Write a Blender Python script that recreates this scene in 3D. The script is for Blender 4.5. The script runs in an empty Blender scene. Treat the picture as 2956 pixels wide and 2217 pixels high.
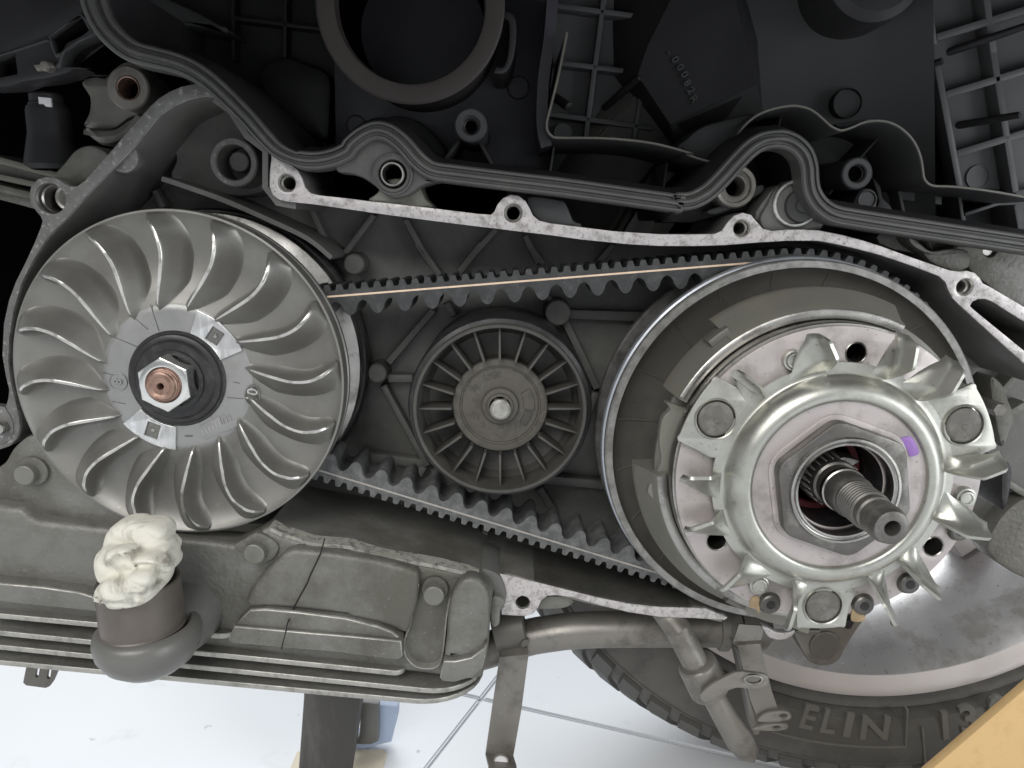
import bpy, bmesh, math, random
from mathutils import Vector, Matrix
random.seed(7)
R = math.radians
SC = bpy.context.scene
COL = SC.collection
MM = .001
# ------------------------------------------------------------------ camera, world, lamps, exposure
PITCH, FPX, DIST = 12.0, 2135.0, 300.0          # degrees down, focal length in photo pixels, mm from the case plane
cam = bpy.data.cameras.new('camera'); cam.sensor_width = 36; cam.lens = 36*FPX/2956
cam.clip_start = .01; cam.clip_end = 60
co = bpy.data.objects.new('camera', cam); COL.objects.link(co)
co.location = (0, -DIST*MM, 0); co.rotation_euler = (R(90-PITCH), 0, 0); SC.camera = co

w = bpy.data.worlds.new('World'); SC.world = w; w.use_nodes = True
bg = w.node_tree.nodes['Background']; bg.inputs[0].default_value = (.93, .97, 1, 1); bg.inputs[1].default_value = .40

def lamp(name, loc, target, sx, sy, power, col=(1, 1, 1)):
    l = bpy.data.lights.new(name, 'AREA'); l.shape = 'RECTANGLE'; l.size = sx; l.size_y = sy; l.energy = power; l.color = col
    o = bpy.data.objects.new(name, l); COL.objects.link(o); o.location = loc
    o.rotation_euler = (Vector(target)-Vector(loc)).to_track_quat('-Z', 'Y').to_euler(); return o
lamp('workshop_door_light', (-.55, -1.5, 1.15), (0, 0, -.1), 1.5, 1.1, 30, (1, .985, .955))
lamp('added_side_fill', (1.3, -1.0, .05), (.1, 0, -.15), 0.6, .9, 9, (.95, .98, 1))  # added fill lamp, lifts the wheel and the right side
lamp('yard_light', (.1, 2.0, 2.0), (0, .7, -.33), 2.4, 2.4, 70, (.93, .97, 1))
SC.view_settings.view_transform = 'Standard'; SC.view_settings.look = 'None'
SC.view_settings.exposure = 0.0; SC.view_settings.gamma = 1

# ------------------------------------------------------------------ picture -> place
TL = (0, 0); TC = (1000, 0); TR = (1956, 0); ML = (0, 700); MC = (1000, 700); MR = (1956, 700); BL = (0, 1467); BC = (1000, 1467); BR = (1956, 1467)
ZK = 2.212
_t = R(PITCH); _F = Vector((0, math.cos(_t), -math.sin(_t))); _U = Vector((0, math.sin(_t), math.cos(_t))); _X = Vector((1, 0, 0))
def at(tile, x, y, Y):
    """point (X, Z) in mm on the plane y = Y (mm) that stands at this spot of the survey photo"""
    u = tile[0]+x/ZK; v = tile[1]+y/ZK
    d = _X*(u-1478)+_U*(1108.5-v)+_F*FPX
    k = (DIST+Y)/d.y
    return (d.x*k, d.z*k)
def P(Y, *a):
    out = []; tile = TL
    for s in a:
        if isinstance(s, tuple): tile = s; continue
        for q in s.split():
            x, y = q.split(','); out.append(at(tile, float(x), float(y), Y))
    return out
def sm(p, n=5, closed=False):
    """Catmull-Rom through the points"""
    m = len(p); out = []
    if m < 3: return p
    for i in range(m if closed else m-1):
        g = (lambda k: p[k % m]) if closed else (lambda k: p[min(max(k, 0), m-1)])
        a, b, c, d = g(i-1), g(i), g(i+1), g(i+2)
        for k in range(n):
            t = k/n
            out.append(tuple(.5*(2*b[j]+(c[j]-a[j])*t+(2*a[j]-5*b[j]+4*c[j]-d[j])*t*t+(3*b[j]-a[j]-3*c[j]+d[j])*t**3) for j in range(len(b))))
    if not closed: out.append(tuple(p[-1]))
    return out
def circ(c, r, n=32, a0=0, rz=None):
    return [(c[0]+r*math.cos(a0+2*math.pi*k/n), c[1]+(rz or r)*math.sin(a0+2*math.pi*k/n)) for k in range(n)]
def arc(c, r, a, b, n=12):
    return [(c[0]+r*math.cos(R(a+(b-a)*k/n)), c[1]+r*math.sin(R(a+(b-a)*k/n))) for k in range(n+1)]

# ------------------------------------------------------------------ materials
def mat(name, col, rough=.5, metal=0., var=.25, vs=120, stain=None, sa=.0, ss=60, bump=.1, bs=900, rv=.12, streak=False, thr=(.5, .62), spec=.5, warp=0, speck=None, spa=.6, sps=700, spt=.66):
    m = bpy.data.materials.new(name); m.use_nodes = True; N = m.node_tree.nodes; L = m.node_tree.links
    b = N['Principled BSDF']; b.inputs['Metallic'].default_value = metal; b.inputs['Roughness'].default_value = rough
    b.inputs['Specular IOR Level'].default_value = spec
    tc = N.new('ShaderNodeTexCoord'); mp = N.new('ShaderNodeMapping'); L.new(tc.outputs['Object'], mp.inputs[0])
    if streak: mp.inputs['Scale'].default_value = (1, .25, .16)
    def noise(s, d=5):
        n = N.new('ShaderNodeTexNoise'); n.inputs['Scale'].default_value = s; n.inputs['Detail'].default_value = d; L.new(mp.outputs[0], n.inputs['Vector']); return n
    n1 = noise(vs); mx = N.new('ShaderNodeMixRGB'); mx.blend_type = 'MIX'
    lo = tuple(c*(1-var) for c in col)+(1,); hi = tuple(min(1, c*(1+var)) for c in col)+(1,)
    mx.inputs[1].default_value = lo; mx.inputs[2].default_value = hi; L.new(n1.outputs[0], mx.inputs[0]); out = mx.outputs[0]
    if stain:
        n2 = noise(ss, 9); n2.inputs['Roughness'].default_value = .68; n2.inputs['Distortion'].default_value = 2.2 if warp else 0; r = N.new('ShaderNodeMapRange'); r.inputs[1].default_value = thr[0]; r.inputs[2].default_value = thr[1]; r.inputs[4].default_value = sa
        L.new(n2.outputs[0], r.inputs[0]); m2 = N.new('ShaderNodeMixRGB'); m2.inputs[2].default_value = stain+(1,)
        L.new(r.outputs[0], m2.inputs[0]); L.new(out, m2.inputs[1]); out = m2.outputs[0]
    if speck:
        n5 = noise(sps, 2); r5 = N.new('ShaderNodeMapRange'); r5.inputs[1].default_value = spt; r5.inputs[2].default_value = spt+.05; r5.inputs[4].default_value = spa
        L.new(n5.outputs[0], r5.inputs[0]); m5 = N.new('ShaderNodeMixRGB'); m5.inputs[2].default_value = speck+(1,)
        L.new(r5.outputs[0], m5.inputs[0]); L.new(out, m5.inputs[1]); out = m5.outputs[0]
    L.new(out, b.inputs['Base Color'])
    if rv:
        n3 = noise(vs*.6); r3 = N.new('ShaderNodeMapRange'); r3.inputs[1].default_value = .3; r3.inputs[2].default_value = .7
        r3.inputs[3].default_value = max(.03, rough-rv); r3.inputs[4].default_value = min(1, rough+rv); L.new(n3.outputs[0], r3.inputs[0]); L.new(r3.outputs[0], b.inputs['Roughness'])
    if bump:
        n4 = noise(bs, 3); bp = N.new('ShaderNodeBump'); bp.inputs['Strength'].default_value = bump; bp.inputs['Distance'].default_value = .0004
        L.new(n4.outputs[0], bp.inputs['Height']); L.new(bp.outputs[0], b.inputs['Normal'])
    return m
M = {}
M['fan'] = mat('cast_fan_aluminium', (.235, .23, .215), .46, .55, .10, 60, stain=(.165, .155, .14), sa=.5, ss=30, bump=.05, bs=1500, speck=(.36, .35, .33), spa=.4, sps=420, spt=.70)
M['edge'] = mat('machined_aluminium', (.62, .61, .58), .34, .9, .2, 200, stain=(.3, .29, .28), sa=.6, ss=300, bump=.15)
M['hub'] = mat('satin_hub_aluminium', (.315, .315, .31), .46, .6, .10, 90, stain=(.22, .21, .20), sa=.3, ss=70, bump=.12, bs=1800, speck=(.16, .155, .15), spa=.5, sps=600, spt=.68)
M['flange'] = mat('machined_flange', (.56, .53, .525), .45, .4, .12, 160, stain=(.24, .22, .21), sa=.7, ss=210, bump=.15, thr=(.48, .62), speck=(.15, .14, .13), spa=.6, sps=900, spt=.62)
M['flange_dull'] = mat('oxidised_flange', (.16, .157, .152), .55, .4, .3, 300, stain=(.50, .48, .47), sa=.75, ss=420, bump=.15, thr=(.55, .68))
M['cast_dark'] = mat('dark_cast_alloy', (.135, .134, .127), .55, .15, .25, 60, stain=(.19, .19, .17), sa=.5, ss=35, bump=.35, bs=1300, speck=(.26, .26, .24), spa=.4, sps=600, spt=.69)
M['cast'] = mat('greasy_cast_alloy', (.195, .192, .178), .5, .3, .18, 40, stain=(.098, .094, .074), sa=.85, ss=17, bump=.9, bs=520, thr=(.45, .62), speck=(.33, .325, .30), spa=.3, sps=520, spt=.67)
M['cast_pale'] = mat('pale_cast_alloy', (.19, .187, .165), .5, .4, .25, 60, stain=(.12, .12, .095), sa=.6, ss=40, bump=.3)
M['plastic'] = mat('black_plastic', (.023, .0225, .024), .5, 0, .2, 60, bump=.12, bs=2600, spec=.4)
M['plastic_blue'] = mat('bluish_black_plastic', (.040, .039, .046), .42, 0, .2, 40, bump=.08, bs=2500, spec=.45, speck=(.10, .10, .10), spa=.4, sps=500, spt=.73)
M['plastic_grey'] = mat('dark_grey_plastic', (.055, .055, .056), .5, 0, .2, 50, bump=.1, bs=2500, spec=.45, speck=(.12, .12, .12), spa=.4, sps=500, spt=.73)
M['rubber'] = mat('seal_rubber', (.078, .077, .074), .48, 0, .3, 90, stain=(.17, .165, .15), sa=.5, ss=80, bump=.12, bs=900, thr=(.55, .75), speck=(.22, .21, .2), spa=.4, sps=500, spt=.73)
M['duct'] = mat('brownish_rubber', (.040, .034, .031), .6, 0, .2, 40, bump=.1)
M['belt'] = mat('belt_rubber', (.042, .043, .044), .6, 0, .3, 200, stain=(.085, .085, .085), sa=.6, ss=260, bump=.35, bs=1800)
M['cord'] = mat('belt_cord', (.84, .62, .46), .6, 0, .25, 300, bump=.2)
M['steel'] = mat('plain_steel', (.42, .41, .39), .34, 1, .2, 120, stain=(.16, .15, .14), sa=.7, ss=90, bump=.1)
M['steel_dark'] = mat('oily_dark_steel', (.15, .144, .135), .42, .75, .3, 120, stain=(.36, .345, .325), sa=.55, ss=110, bump=.15, thr=(.53, .68))
M['zinc'] = mat('zinc_plated_sheet', (.485, .485, .445), .36, .85, .06, 40, stain=(.30, .29, .25), sa=.55, ss=38, bump=.05, rv=.09, speck=(.18, .17, .15), spa=.5, sps=500, spt=.68)
M['zinc_pink'] = mat('rosy_steel_sheet', (.47, .43, .42), .45, .45, .08, 60, stain=(.22, .20, .185), sa=.6, ss=42, bump=.08, speck=(.18, .16, .14), spa=.5, sps=460, spt=.68)
M['olive'] = mat('olive_phosphated_steel', (.145, .138, .122), .5, .35, .2, 50, stain=(.10, .09, .08), sa=.6, ss=30, bump=.12, speck=(.26, .25, .235), spa=.4, sps=520, spt=.70)
M['olive_light'] = mat('olive_grey_pad', (.205, .20, .172), .5, .3, .15, 60, stain=(.27, .20, .12), sa=.3, ss=28, bump=.15, thr=(.52, .75), speck=(.12, .11, .10), spa=.5, sps=500, spt=.68)
M['roller'] = mat('dark_nylon_roller', (.054, .052, .047), .48, 0, .22, 70, stain=(.09, .086, .076), sa=.4, ss=60, bump=.15, speck=(.16, .155, .14), spa=.4, sps=600, spt=.70)
M['roller_hub'] = mat('dusty_roller_hub', (.094, .086, .074), .62, .1, .2, 150, stain=(.055, .05, .042), sa=.6, ss=160, bump=.35, speck=(.2, .185, .16), spa=.4, sps=600, spt=.68)
M['black_metal'] = mat('black_washer', (.032, .031, .032), .42, .3, .25, 100, stain=(.08, .08, .08), sa=.4, ss=200, bump=.06)
M['chrome'] = mat('bright_nut_steel', (.72, .72, .70), .2, 1, .12, 120, bump=.05)
M['copper'] = mat('rusty_copper_end', (.36, .235, .19), .42, .8, .25, 300, stain=(.18, .11, .08), sa=.7, ss=250, bump=.2)
M['glint'] = mat('scratched_bright_tab', (.62, .62, .62), .3, .9, .35, 260, stain=(.95, .95, .95), sa=.8, ss=200, bump=.6, bs=500, streak=True)
M['bumper'] = mat('worn_rubber_bumper', (.12, .112, .10), .6, .1, .35, 260, stain=(.2, .19, .175), sa=.6, ss=200, bump=.3)
M['purple'] = mat('purple_paint', (.27, .14, .42), .45, 0, .1, 100, bump=.05)
M['red'] = mat('red_seal', (.16, .03, .035), .5, 0, .2, 80, bump=.05)
M['rag'] = mat('dirty_white_cloth', (.70, .68, .60), .9, 0, .10, 60, stain=(.26, .235, .20), sa=.85, ss=30, bump=.3, bs=1500, thr=(.51, .66), spec=.15, warp=.02)
M['pipe'] = mat('dull_brown_black_pipe', (.125, .108, .095), .42, .15, .2, 30, stain=(.08, .07, .065), sa=.5, ss=25, bump=.1)
M['cup'] = mat('grey_plastic_cup', (.15, .147, .138), .42, .15, .15, 40, bump=.15, speck=(.3, .29, .27), spa=.5, sps=300, spt=.72)
M['gasket'] = mat('crusty_gasket_edge', (.36, .35, .31), .7, .1, .4, 400, stain=(.12, .12, .10), sa=.9, ss=260, bump=.6)
M['bracket'] = mat('dull_zinc_bracket', (.225, .212, .192), .42, .45, .18, 60, stain=(.11, .10, .088), sa=.75, ss=45, bump=.15, speck=(.36, .34, .31), spa=.4, sps=420, spt=.70)
M['wheel'] = mat('silver_wheel_paint', (.60, .565, .56), .42, .3, .06, 40, bump=.02, speck=(.3, .28, .26), spa=.6, sps=160, spt=.72)
M['wheel_in'] = mat('polished_wheel_barrel', (.62, .61, .61), .36, .8, .08, 40, stain=(.42, .395, .365), sa=.7, ss=22, bump=.15, thr=(.50, .58), speck=(.2, .19, .17), spa=.5, sps=420, spt=.68)
M['tyre'] = mat('tyre_rubber', (.085, .082, .076), .55, 0, .25, 60, stain=(.13, .122, .11), sa=.6, ss=30, bump=.25, speck=(.2, .19, .17), spa=.5, sps=420, spt=.70)
M['letter'] = mat('tyre_letter_rubber', (.14, .134, .122), .5, 0, .15, 60, bump=.1)
M['board'] = mat('tan_cardboard', (.60, .41, .20), .85, 0, .05, 60, stain=(.53, .35, .165), sa=.6, ss=120, bump=.25, spec=.2, speck=(.30, .2, .1), spa=.7, sps=130, spt=.74)
M['floor'] = mat('white_floor_tile', (.76, .775, .80), .42, 0, .05, 5, stain=(.52, .52, .52), sa=.5, ss=16, bump=.02, thr=(.58, .75), speck=(.30, .29, .28), spa=.7, sps=70, spt=.72)
M['foot'] = mat('pale_wood_block', (.70, .63, .50), .8, 0, .1, 40, bump=.1)
M['joint'] = mat('grey_tile_joint', (.64, .65, .66), .8, 0, .2, 60, bump=.1)
M['void'] = mat('painted_dark_void', (.002, .002, .002), 1, 0, .1, 30, bump=0, spec=0)  # near black paint for the shade in holes, duct and gaps
M['white'] = mat('white_sticker', (.75, .74, .76), .5, 0, .1, 400, bump=0)
M['blue'] = mat('pale_blue_plastic', (.42, .50, .66), .5, 0, .1, 30, bump=.03)
M['post'] = mat('scuffed_black_stand', (.06, .056, .052), .55, .1, .5, 30, stain=(.14, .13, .12), sa=.5, ss=50, bump=.1, streak=True)
M['side'] = mat('grey_ribbed_plastic', (.095, .095, .097), .5, 0, .2, 50, bump=.1, bs=2500, spec=.4)
M['rust'] = mat('dry_rust_crust', (.34, .25, .15), .85, 0, .35, 300, bump=.6)
M['belt_floor_lit'] = mat('floor_lit_belt_rubber', (.085, .086, .087), .62, 0, .3, 200, stain=(.17, .17, .165), sa=.7, ss=200, bump=.35, bs=1800, thr=(.45, .65))  # belt rubber with the light from the floor painted in
M['blue_steel'] = mat('bluish_bare_steel', (.50, .53, .58), .36, .6, .12, 80, stain=(.3, .31, .33), sa=.5, ss=60, bump=.05)
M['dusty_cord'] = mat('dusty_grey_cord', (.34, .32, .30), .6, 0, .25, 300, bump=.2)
M['worn'] = mat('worn_highlight_edge', (.42, .41, .38), .45, .6, .2, 200, stain=(.2, .195, .175), sa=.6, ss=160, bump=.3)  # worn fin edges; also paints the highlight on pad and channel edges
M['rim_worn'] = mat('scratched_steel_rim', (.34, .33, .315), .42, .7, .25, 200, stain=(.16, .155, .145), sa=.7, ss=150, bump=.25, thr=(.45, .62))
M['lip_edge'] = mat('pale_plastic_edge', (.13, .125, .11), .42, 0, .3, 90, bump=.05)  # paler strip along the top of the winding wall
M['crack'] = mat('black_crack_grease', (.008, .008, .008), .8, 0, 0, 50, bump=0)

# ------------------------------------------------------------------ builders (all in world mm, Y = depth)
def thing(name, label, cat, loc=(0, 0, 0), group=None):
    o = bpy.data.objects.new(name, None); COL.objects.link(o); o.empty_display_size = .01
    o.location = Vector(loc)*MM; o['label'] = label; o['category'] = cat
    if group: o['group'] = group
    return o
def tag(o, label, cat, group=None):
    o['label'] = label; o['category'] = cat
    if group: o['group'] = group
    return o
def world_loc(o):
    v = Vector((0, 0, 0))
    while o: v += o.location; o = o.parent
    return v
def finish(name, me, m, parent=None, face=None, ang=32, org=None):
    """link a mesh given in world mm; face = second material for faces looking at the viewer"""
    base = world_loc(parent) if parent else Vector((0, 0, 0))
    loc = Vector(org)*MM-base if org is not None else (Vector((0, 0, 0)) if parent else None)
    if loc is None:
        n = len(me.vertices); c = sum((v.co for v in me.vertices), Vector())/max(n, 1); loc = c*MM
    me.transform(Matrix.Translation(-(base+loc)) @ Matrix.Scale(MM, 4))
    me.materials.clear(); me.materials.append(M[m])
    if face:
        me.materials.append(M[face])
        for p in me.polygons:
            if (-.9 < p.normal.y < -.25) if name == 'raised_pad' else p.normal.y < (-.93 if name != 'cooling_fin' else -.45): p.material_index = 1  # pad bevels carry a painted edge highlight
    for p in me.polygons: p.use_smooth = True
    me.set_sharp_from_angle(angle=R(ang)); me.name = name
    o = bpy.data.objects.new(name, me); COL.objects.link(o); o.location = loc
    if parent: o.parent = parent
    return o
def from_bm(bm):
    bmesh.ops.remove_doubles(bm, verts=bm.verts, dist=1e-4)
    bmesh.ops.recalc_face_normals(bm, faces=bm.faces)
    me = bpy.data.meshes.new('m'); bm.to_mesh(me); bm.free(); return me
def from_data(v, f):
    bm = bmesh.new(); vs = [bm.verts.new(q) for q in v]
    for q in f:
        try: bm.faces.new([vs[i] for i in q])
        except ValueError: pass
    return from_bm(bm)
def flat(name, m, loops, yf, yb, bev=.4, parent=None, face=None, ang=32, res=1, tf=None, org=None):
    """outline (with holes) in the X-Z plane, from depth yf back to yb, edges rounded by bev"""
    if isinstance(loops[0][0], (int, float)): loops = [loops]
    cu = bpy.data.curves.new('c', 'CURVE'); cu.dimensions = '2D'; cu.fill_mode = 'BOTH'
    cu.extrude = max((yb-yf)/2-bev, .001); cu.bevel_depth = bev; cu.bevel_resolution = res; cu.offset = -bev
    for l in loops:
        s = cu.splines.new('POLY'); s.points.add(len(l)-1); s.use_cyclic_u = True
        for q, a in zip(s.points, l): q.co = (a[0], a[1], 0, 1)
    o = bpy.data.objects.new('c', cu); me = bpy.data.meshes.new_from_object(o)
    bpy.data.objects.remove(o); bpy.data.curves.remove(cu)
    me.transform(Matrix.Translation((0, (yf+yb)/2, 0)) @ Matrix.Rotation(R(90), 4, 'X'))
    if tf: me.transform(tf)
    bm = bmesh.new(); bm.from_mesh(me); bpy.data.meshes.remove(me)
    me = from_bm(bm)
    return finish(name, me, m, parent, face, ang, org)
def lathe(name, m, prof, c, parent=None, segs=64, a0=0, a1=360, ang=28, axis='y', cap=False, face=None, org=None):
    """prof = (radius, depth) pairs round the Y axis through c=(x,z); axis 'z': (radius, z) round a vertical through c=(x,y)"""
    full = abs(a1-a0) >= 360; n = segs if full else segs+1; v = []; f = []
    for k in range(n):
        a = R(a0+(a1-a0)*k/segs); ca, sa = math.cos(a), math.sin(a)
        for r, d in prof:
            v.append((c[0]+r*ca, d, c[1]+r*sa) if axis == 'y' else (c[0]+r*ca, c[1]+r*sa, d))
    q = len(prof)
    for k in range(segs):
        k2 = (k+1) % n
        for j in range(q-1): f.append((k*q+j, k2*q+j, k2*q+j+1, k*q+j+1))
        if cap: f.append((k*q+q-1, k2*q+q-1, k2*q, k*q))
    if cap and not full: f.append(tuple(range(q))); f.append(tuple((n-1)*q+j for j in range(q)))
    return finish(name, from_data(v, f), m, parent, face, ang, org)
def normals2(p, closed):
    n = len(p); out = []
    for i in range(n):
        a = p[(i-1) % n] if closed or i else p[0]; b = p[(i+1) % n] if closed or i < n-1 else p[-1]
        dx, dz = b[0]-a[0], b[1]-a[1]; l = math.hypot(dx, dz) or 1
        out.append((-dz/l, dx/l))
    return out
def ribbon(name, m, path, prof, closed=False, parent=None, ang=32, width=None, face=None, loop=True):
    """sweep prof = (offset to the left in the plane, depth) along a path in the X-Z plane"""
    nn = normals2(path, closed); v = []; f = []; q = len(prof); n = len(path)
    for i, (p, k) in enumerate(zip(path, nn)):
        s = width(i/(n-1)) if width else 1
        for o, d in prof: v.append((p[0]+k[0]*o*s, d, p[1]+k[1]*o*s))
    for i in range(n if closed else n-1):
        j = (i+1) % n
        for a in range(q if loop else q-1):
            b = (a+1) % q; f.append((i*q+a, j*q+a, j*q+b, i*q+b))
    if loop and not closed: f.append(tuple(range(q))); f.append(tuple((n-1)*q+a for a in range(q)))
    return finish(name, from_data(v, f), m, parent, face, ang)
def tube(name, m, pts, r, parent=None, n=14, ang=40, flatten=None, org=None):
    """round bar along 3-D points (x, y, z); r a number or a list"""
    pts = [Vector(p) for p in pts]; v = []; f = []; up = Vector((0, 1, .01)).normalized()
    for i, p in enumerate(pts):
        t = (pts[min(i+1, len(pts)-1)]-pts[max(i-1, 0)]).normalized()
        s = t.cross(up)
        if s.length < 1e-3: s = t.cross(Vector((1, 0, 0)))
        s.normalize(); u = s.cross(t); rr = r[i] if isinstance(r, (list, tuple)) else r
        fl = flatten[i] if flatten else 1
        for k in range(n):
            a = 2*math.pi*k/n; v.append(p+s*rr*math.cos(a)+u*rr*fl*math.sin(a))
    for i in range(len(pts)-1):
        for k in range(n): f.append((i*n+k, i*n+(k+1) % n, (i+1)*n+(k+1) % n, (i+1)*n+k))
    f.append(tuple(range(n))); f.append(tuple((len(pts)-1)*n+k for k in range(n)))
    return finish(name, from_data(v, f), m, parent, None, ang, org)
def bar(name, m, a, b, w, yf, yb, parent=None, bev=.5, taper=1):
    """straight rib from a to b in the X-Z plane, rounded edges"""
    dx, dz = b[0]-a[0], b[1]-a[1]; l = math.hypot(dx, dz); nx, nz = -dz/l*w/2, dx/l*w/2
    return flat(name, m, [(a[0]+nx, a[1]+nz), (a[0]-nx, a[1]-nz), (b[0]-nx*taper, b[1]-nz*taper), (b[0]+nx*taper, b[1]+nz*taper)], yf, yb, min(bev, w*.45), parent)
def text(name, m, body, c, y, size, rot=0, parent=None, ext=.25, bev=.08, sx=1, mirror=False, fat=0):
    cu = bpy.data.curves.new('t', 'FONT'); cu.body = body; cu.size = size; cu.extrude = ext; cu.bevel_depth = bev
    cu.offset = fat; cu.align_x = 'CENTER'; cu.align_y = 'CENTER'; cu.resolution_u = 3
    o = bpy.data.objects.new('t', cu); me = bpy.data.meshes.new_from_object(o); bpy.data.objects.remove(o); bpy.data.curves.remove(cu)
    me.transform(Matrix.Translation((c[0], y, c[1])) @ Matrix.Rotation(R(90), 4, 'X') @ Matrix.Rotation(R(rot), 4, 'Z') @ Matrix.Diagonal((sx*(-1 if mirror else 1), 1, 1, 1)))
    if mirror: me.flip_normals()
    return finish(name, me, m, parent)
def dup(o, parent, rot_y=None, name=None):
    c = o.copy(); COL.objects.link(c); c.parent = parent
    if rot_y is not None: c.rotation_euler.y = R(rot_y)
    return c
def bolt(name, m, c, r, y, parent, h=4, fl=1.25, mflange=None, off=(0, 0)):
    """flanged bolt head or capped screw standing out from depth y towards the viewer"""
    b = lathe(name, mflange or m, [(0, y-1.2), (r*fl*.93, y-1.2), (r*fl, y-.7), (r*fl, y+1)], c, parent, 40)
    lathe('bolt_head', m, [(0, y-h), (r*.86, y-h), (r*.96, y-h+.35), (r, y-h+1), (r, y)], (c[0]+off[0], c[1]+off[1]), b, 40)
    return b
def ring_boss(name, m, c, ro, ri, yf, yb, parent, depth=12, face=None, mi=None):
    b = lathe(name, m, [(ro, yb), (ro, yf+.6), (ro-.6, yf), (ri+.5, yf), (ri, yf+.5), (ri, yf+depth)], c, parent, 40, face=face)
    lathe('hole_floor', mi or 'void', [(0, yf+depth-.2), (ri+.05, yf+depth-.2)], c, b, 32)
    return b
# ------------------------------------------------------------------ belt case (crankcase side) : bright rim, walls, ribbed back wall
YF = 3
case = thing('belt_case', 'open dark cast alloy belt case with bright machined rim around the pulleys', 'engine case', (0, 55, -60))
outer = P(YF, ML, '-30,1290 20,1285 60,1265 88,1215 85,1150 62,1100 40,1050 55,1000 62,940 40,850 18,720 28,520 60,370 105,250 165,130 225,0',
          TL, '265,1450 275,1410 262,1380 240,1355 205,1310 190,1255 202,1190 240,1148 300,1130 365,1140 415,1175 450,1193 495,1190 545,1155 620,1070 700,980 800,865 900,750 960,683 1010,635 1080,590 1160,555 1250,537 1310,535 1390,590 1480,680 1600,820 1720,930 1780,1000 1850,1045 1900,1085 1930,1140 1948,1195 1985,1233 2040,1247 2212,1265',
          TC, '150,1285 300,1300 600,1335 850,1366 925,1370 945,1350 965,1305 1000,1265 1050,1243 1100,1250 1145,1285 1170,1330 1192,1375 1230,1408 1300,1425 1500,1450 1700,1475 2000,1495 2212,1496',
          TR, '110,1496 240,1493 285,1472 320,1420 360,1378 415,1358 470,1372 510,1420 545,1460 600,1474 700,1466 800,1465 900,1470 1050,1500 1180,1534 1300,1572 1500,1645',
          MR, '1650,148 1740,178 1800,186 1850,180 1900,195 1930,225 1950,260 2000,285 2212,410 2420,530')
inner = P(YF, MR, '2420,945 2212,770 2000,580 1800,400 1755,355 1730,305 1712,255 1670,215 1500,150 1300,82 1150,42 1000,8', TR, '900,1538 700,1538 500,1550 300,1566 100,1572',
          TC, '2000,1571 1800,1560 1500,1530 1300,1502 1000,1466 700,1430 400,1391 150,1357', TL, '2212,1335 2000,1305 1850,1290 1785,1278 1742,1245 1720,1195 1722,1100 1732,1010 1728,960 1600,850 1500,705 1420,640 1390,622 1300,614 1200,634 1100,680 1020,732 940,830 860,930 740,1055 600,1200 420,1400 300,1522 215,1659',
          ML, '140,260 90,430 62,600 55,760 70,880 100,1010 120,1100 130,1180 110,1250 60,1300 0,1320')
window = P(YF, MR, '1868,405 1885,378 1920,362 1965,360 2010,378 2212,505 2390,615 2390,770 2212,690 1895,432')
rim_holes = [(at(TL, 325, 1268, YF), 93), (at(TL, 1832, 1168, YF), 55), (at(TC, 1065, 1360, YF), 58), (at(TR, 410, 1458, YF), 54), (at(MR, 1835, 285, YF), 54)]
zmm = 1/ZK/6.95
holes = [circ(c, r*zmm, 28) for c, r in rim_holes]
# the rim is one bright plate on top of a darker wall of the same outline
flat('rim', 'flange', [outer+inner, window]+holes, YF, YF+1.6, .3, case, face='flange')
ins = 0
flat('rim_wall', 'cast_dark', [outer+inner, window]+holes, YF+1.7, 56, .2, case)
# duller corroded left stretch of the rim lies as skin of oxide on the plate
k0 = next(i for i, p in enumerate(outer) if p[0] > at(TL, 1700, 900, YF)[0])
ox = outer[:k0-2]+[q for q in inner if q[0] < at(TL, 1640, 0, YF)[0]]
flat('oxide_skin', 'flange_dull', [ox, circ(rim_holes[0][0], 93*zmm, 28)], YF-.25, YF-.02, .02, case)
for i, (c, r) in enumerate(rim_holes):
    rr = r*zmm
    b = lathe('bolt_hole', 'edge' if i else 'steel', [(rr+.05, YF+.1), (rr-.5, YF+1.0), (rr-.55, YF+3), (rr-1.1, YF+3.6), (rr-1.2, YF+(9 if i == 0 else 26))], c, case, 36)
    if i == 0:
        pr = [(rr-1.2, YF+9)]
        for k in range(6): pr += [(rr*.62-k*.35, YF+9.2+k*1.6), (rr*.72-k*.35, YF+10+k*1.6)]
        lathe('thread', 'steel', pr+[(1.2, YF+19), (0, YF+19)], (c[0]+1.2, c[1]+.6), b, 32)
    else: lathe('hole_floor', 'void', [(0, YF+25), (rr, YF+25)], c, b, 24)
# back wall
bw = outer[3:]+P(YF, MR, '2420,945')+[(190, -110), (150, -190), (40, -190), (-60, -170), (-150, -160), (-205, -120)]
flat('back_wall', 'cast_dark', bw, 54, 60, .5, case)
YR = 50
for s, wd in (('270,765 560,425', 3.6), ('265,862 430,862', 4.2), ('238,905 520,1420', 3.4), ('95,1352 500,1405', 5), ('1400,455 1900,470', 5), ('1390,490 1600,930', 4), ('450,0 600,210', 3.4), ('870,0 720,190', 3.4),
          ('1150,0 1260,140', 3), ('1330,400 1230,290', 3.4), ('640,380 690,470', 3.4), ('1590,950 1480,1250', 4), ('1200,1500 1660,1540', 5), ('1230,1560 1330,1720', 4), ('500,1420 430,1530', 4), ('560,1440 640,1640', 4)):
    a, b = P(YR, MC, s); bar('rib', 'cast_dark', a, b, wd, YR-3, 54.2, case, 1.4)
for s, wd in (('380,1400 520,1659', 3.2), ('180,1370 -20,1640', 3.2), ('960,1460 780,1659', 3.2), ('1140,1500 1225,1680', 3.2), ('1700,1560 1600,1680', 3)):
    a, b = P(YR, TC, s); bar('rib', 'cast_dark', a, b, wd, YR-3, 54.2, case, 1.4)
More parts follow.
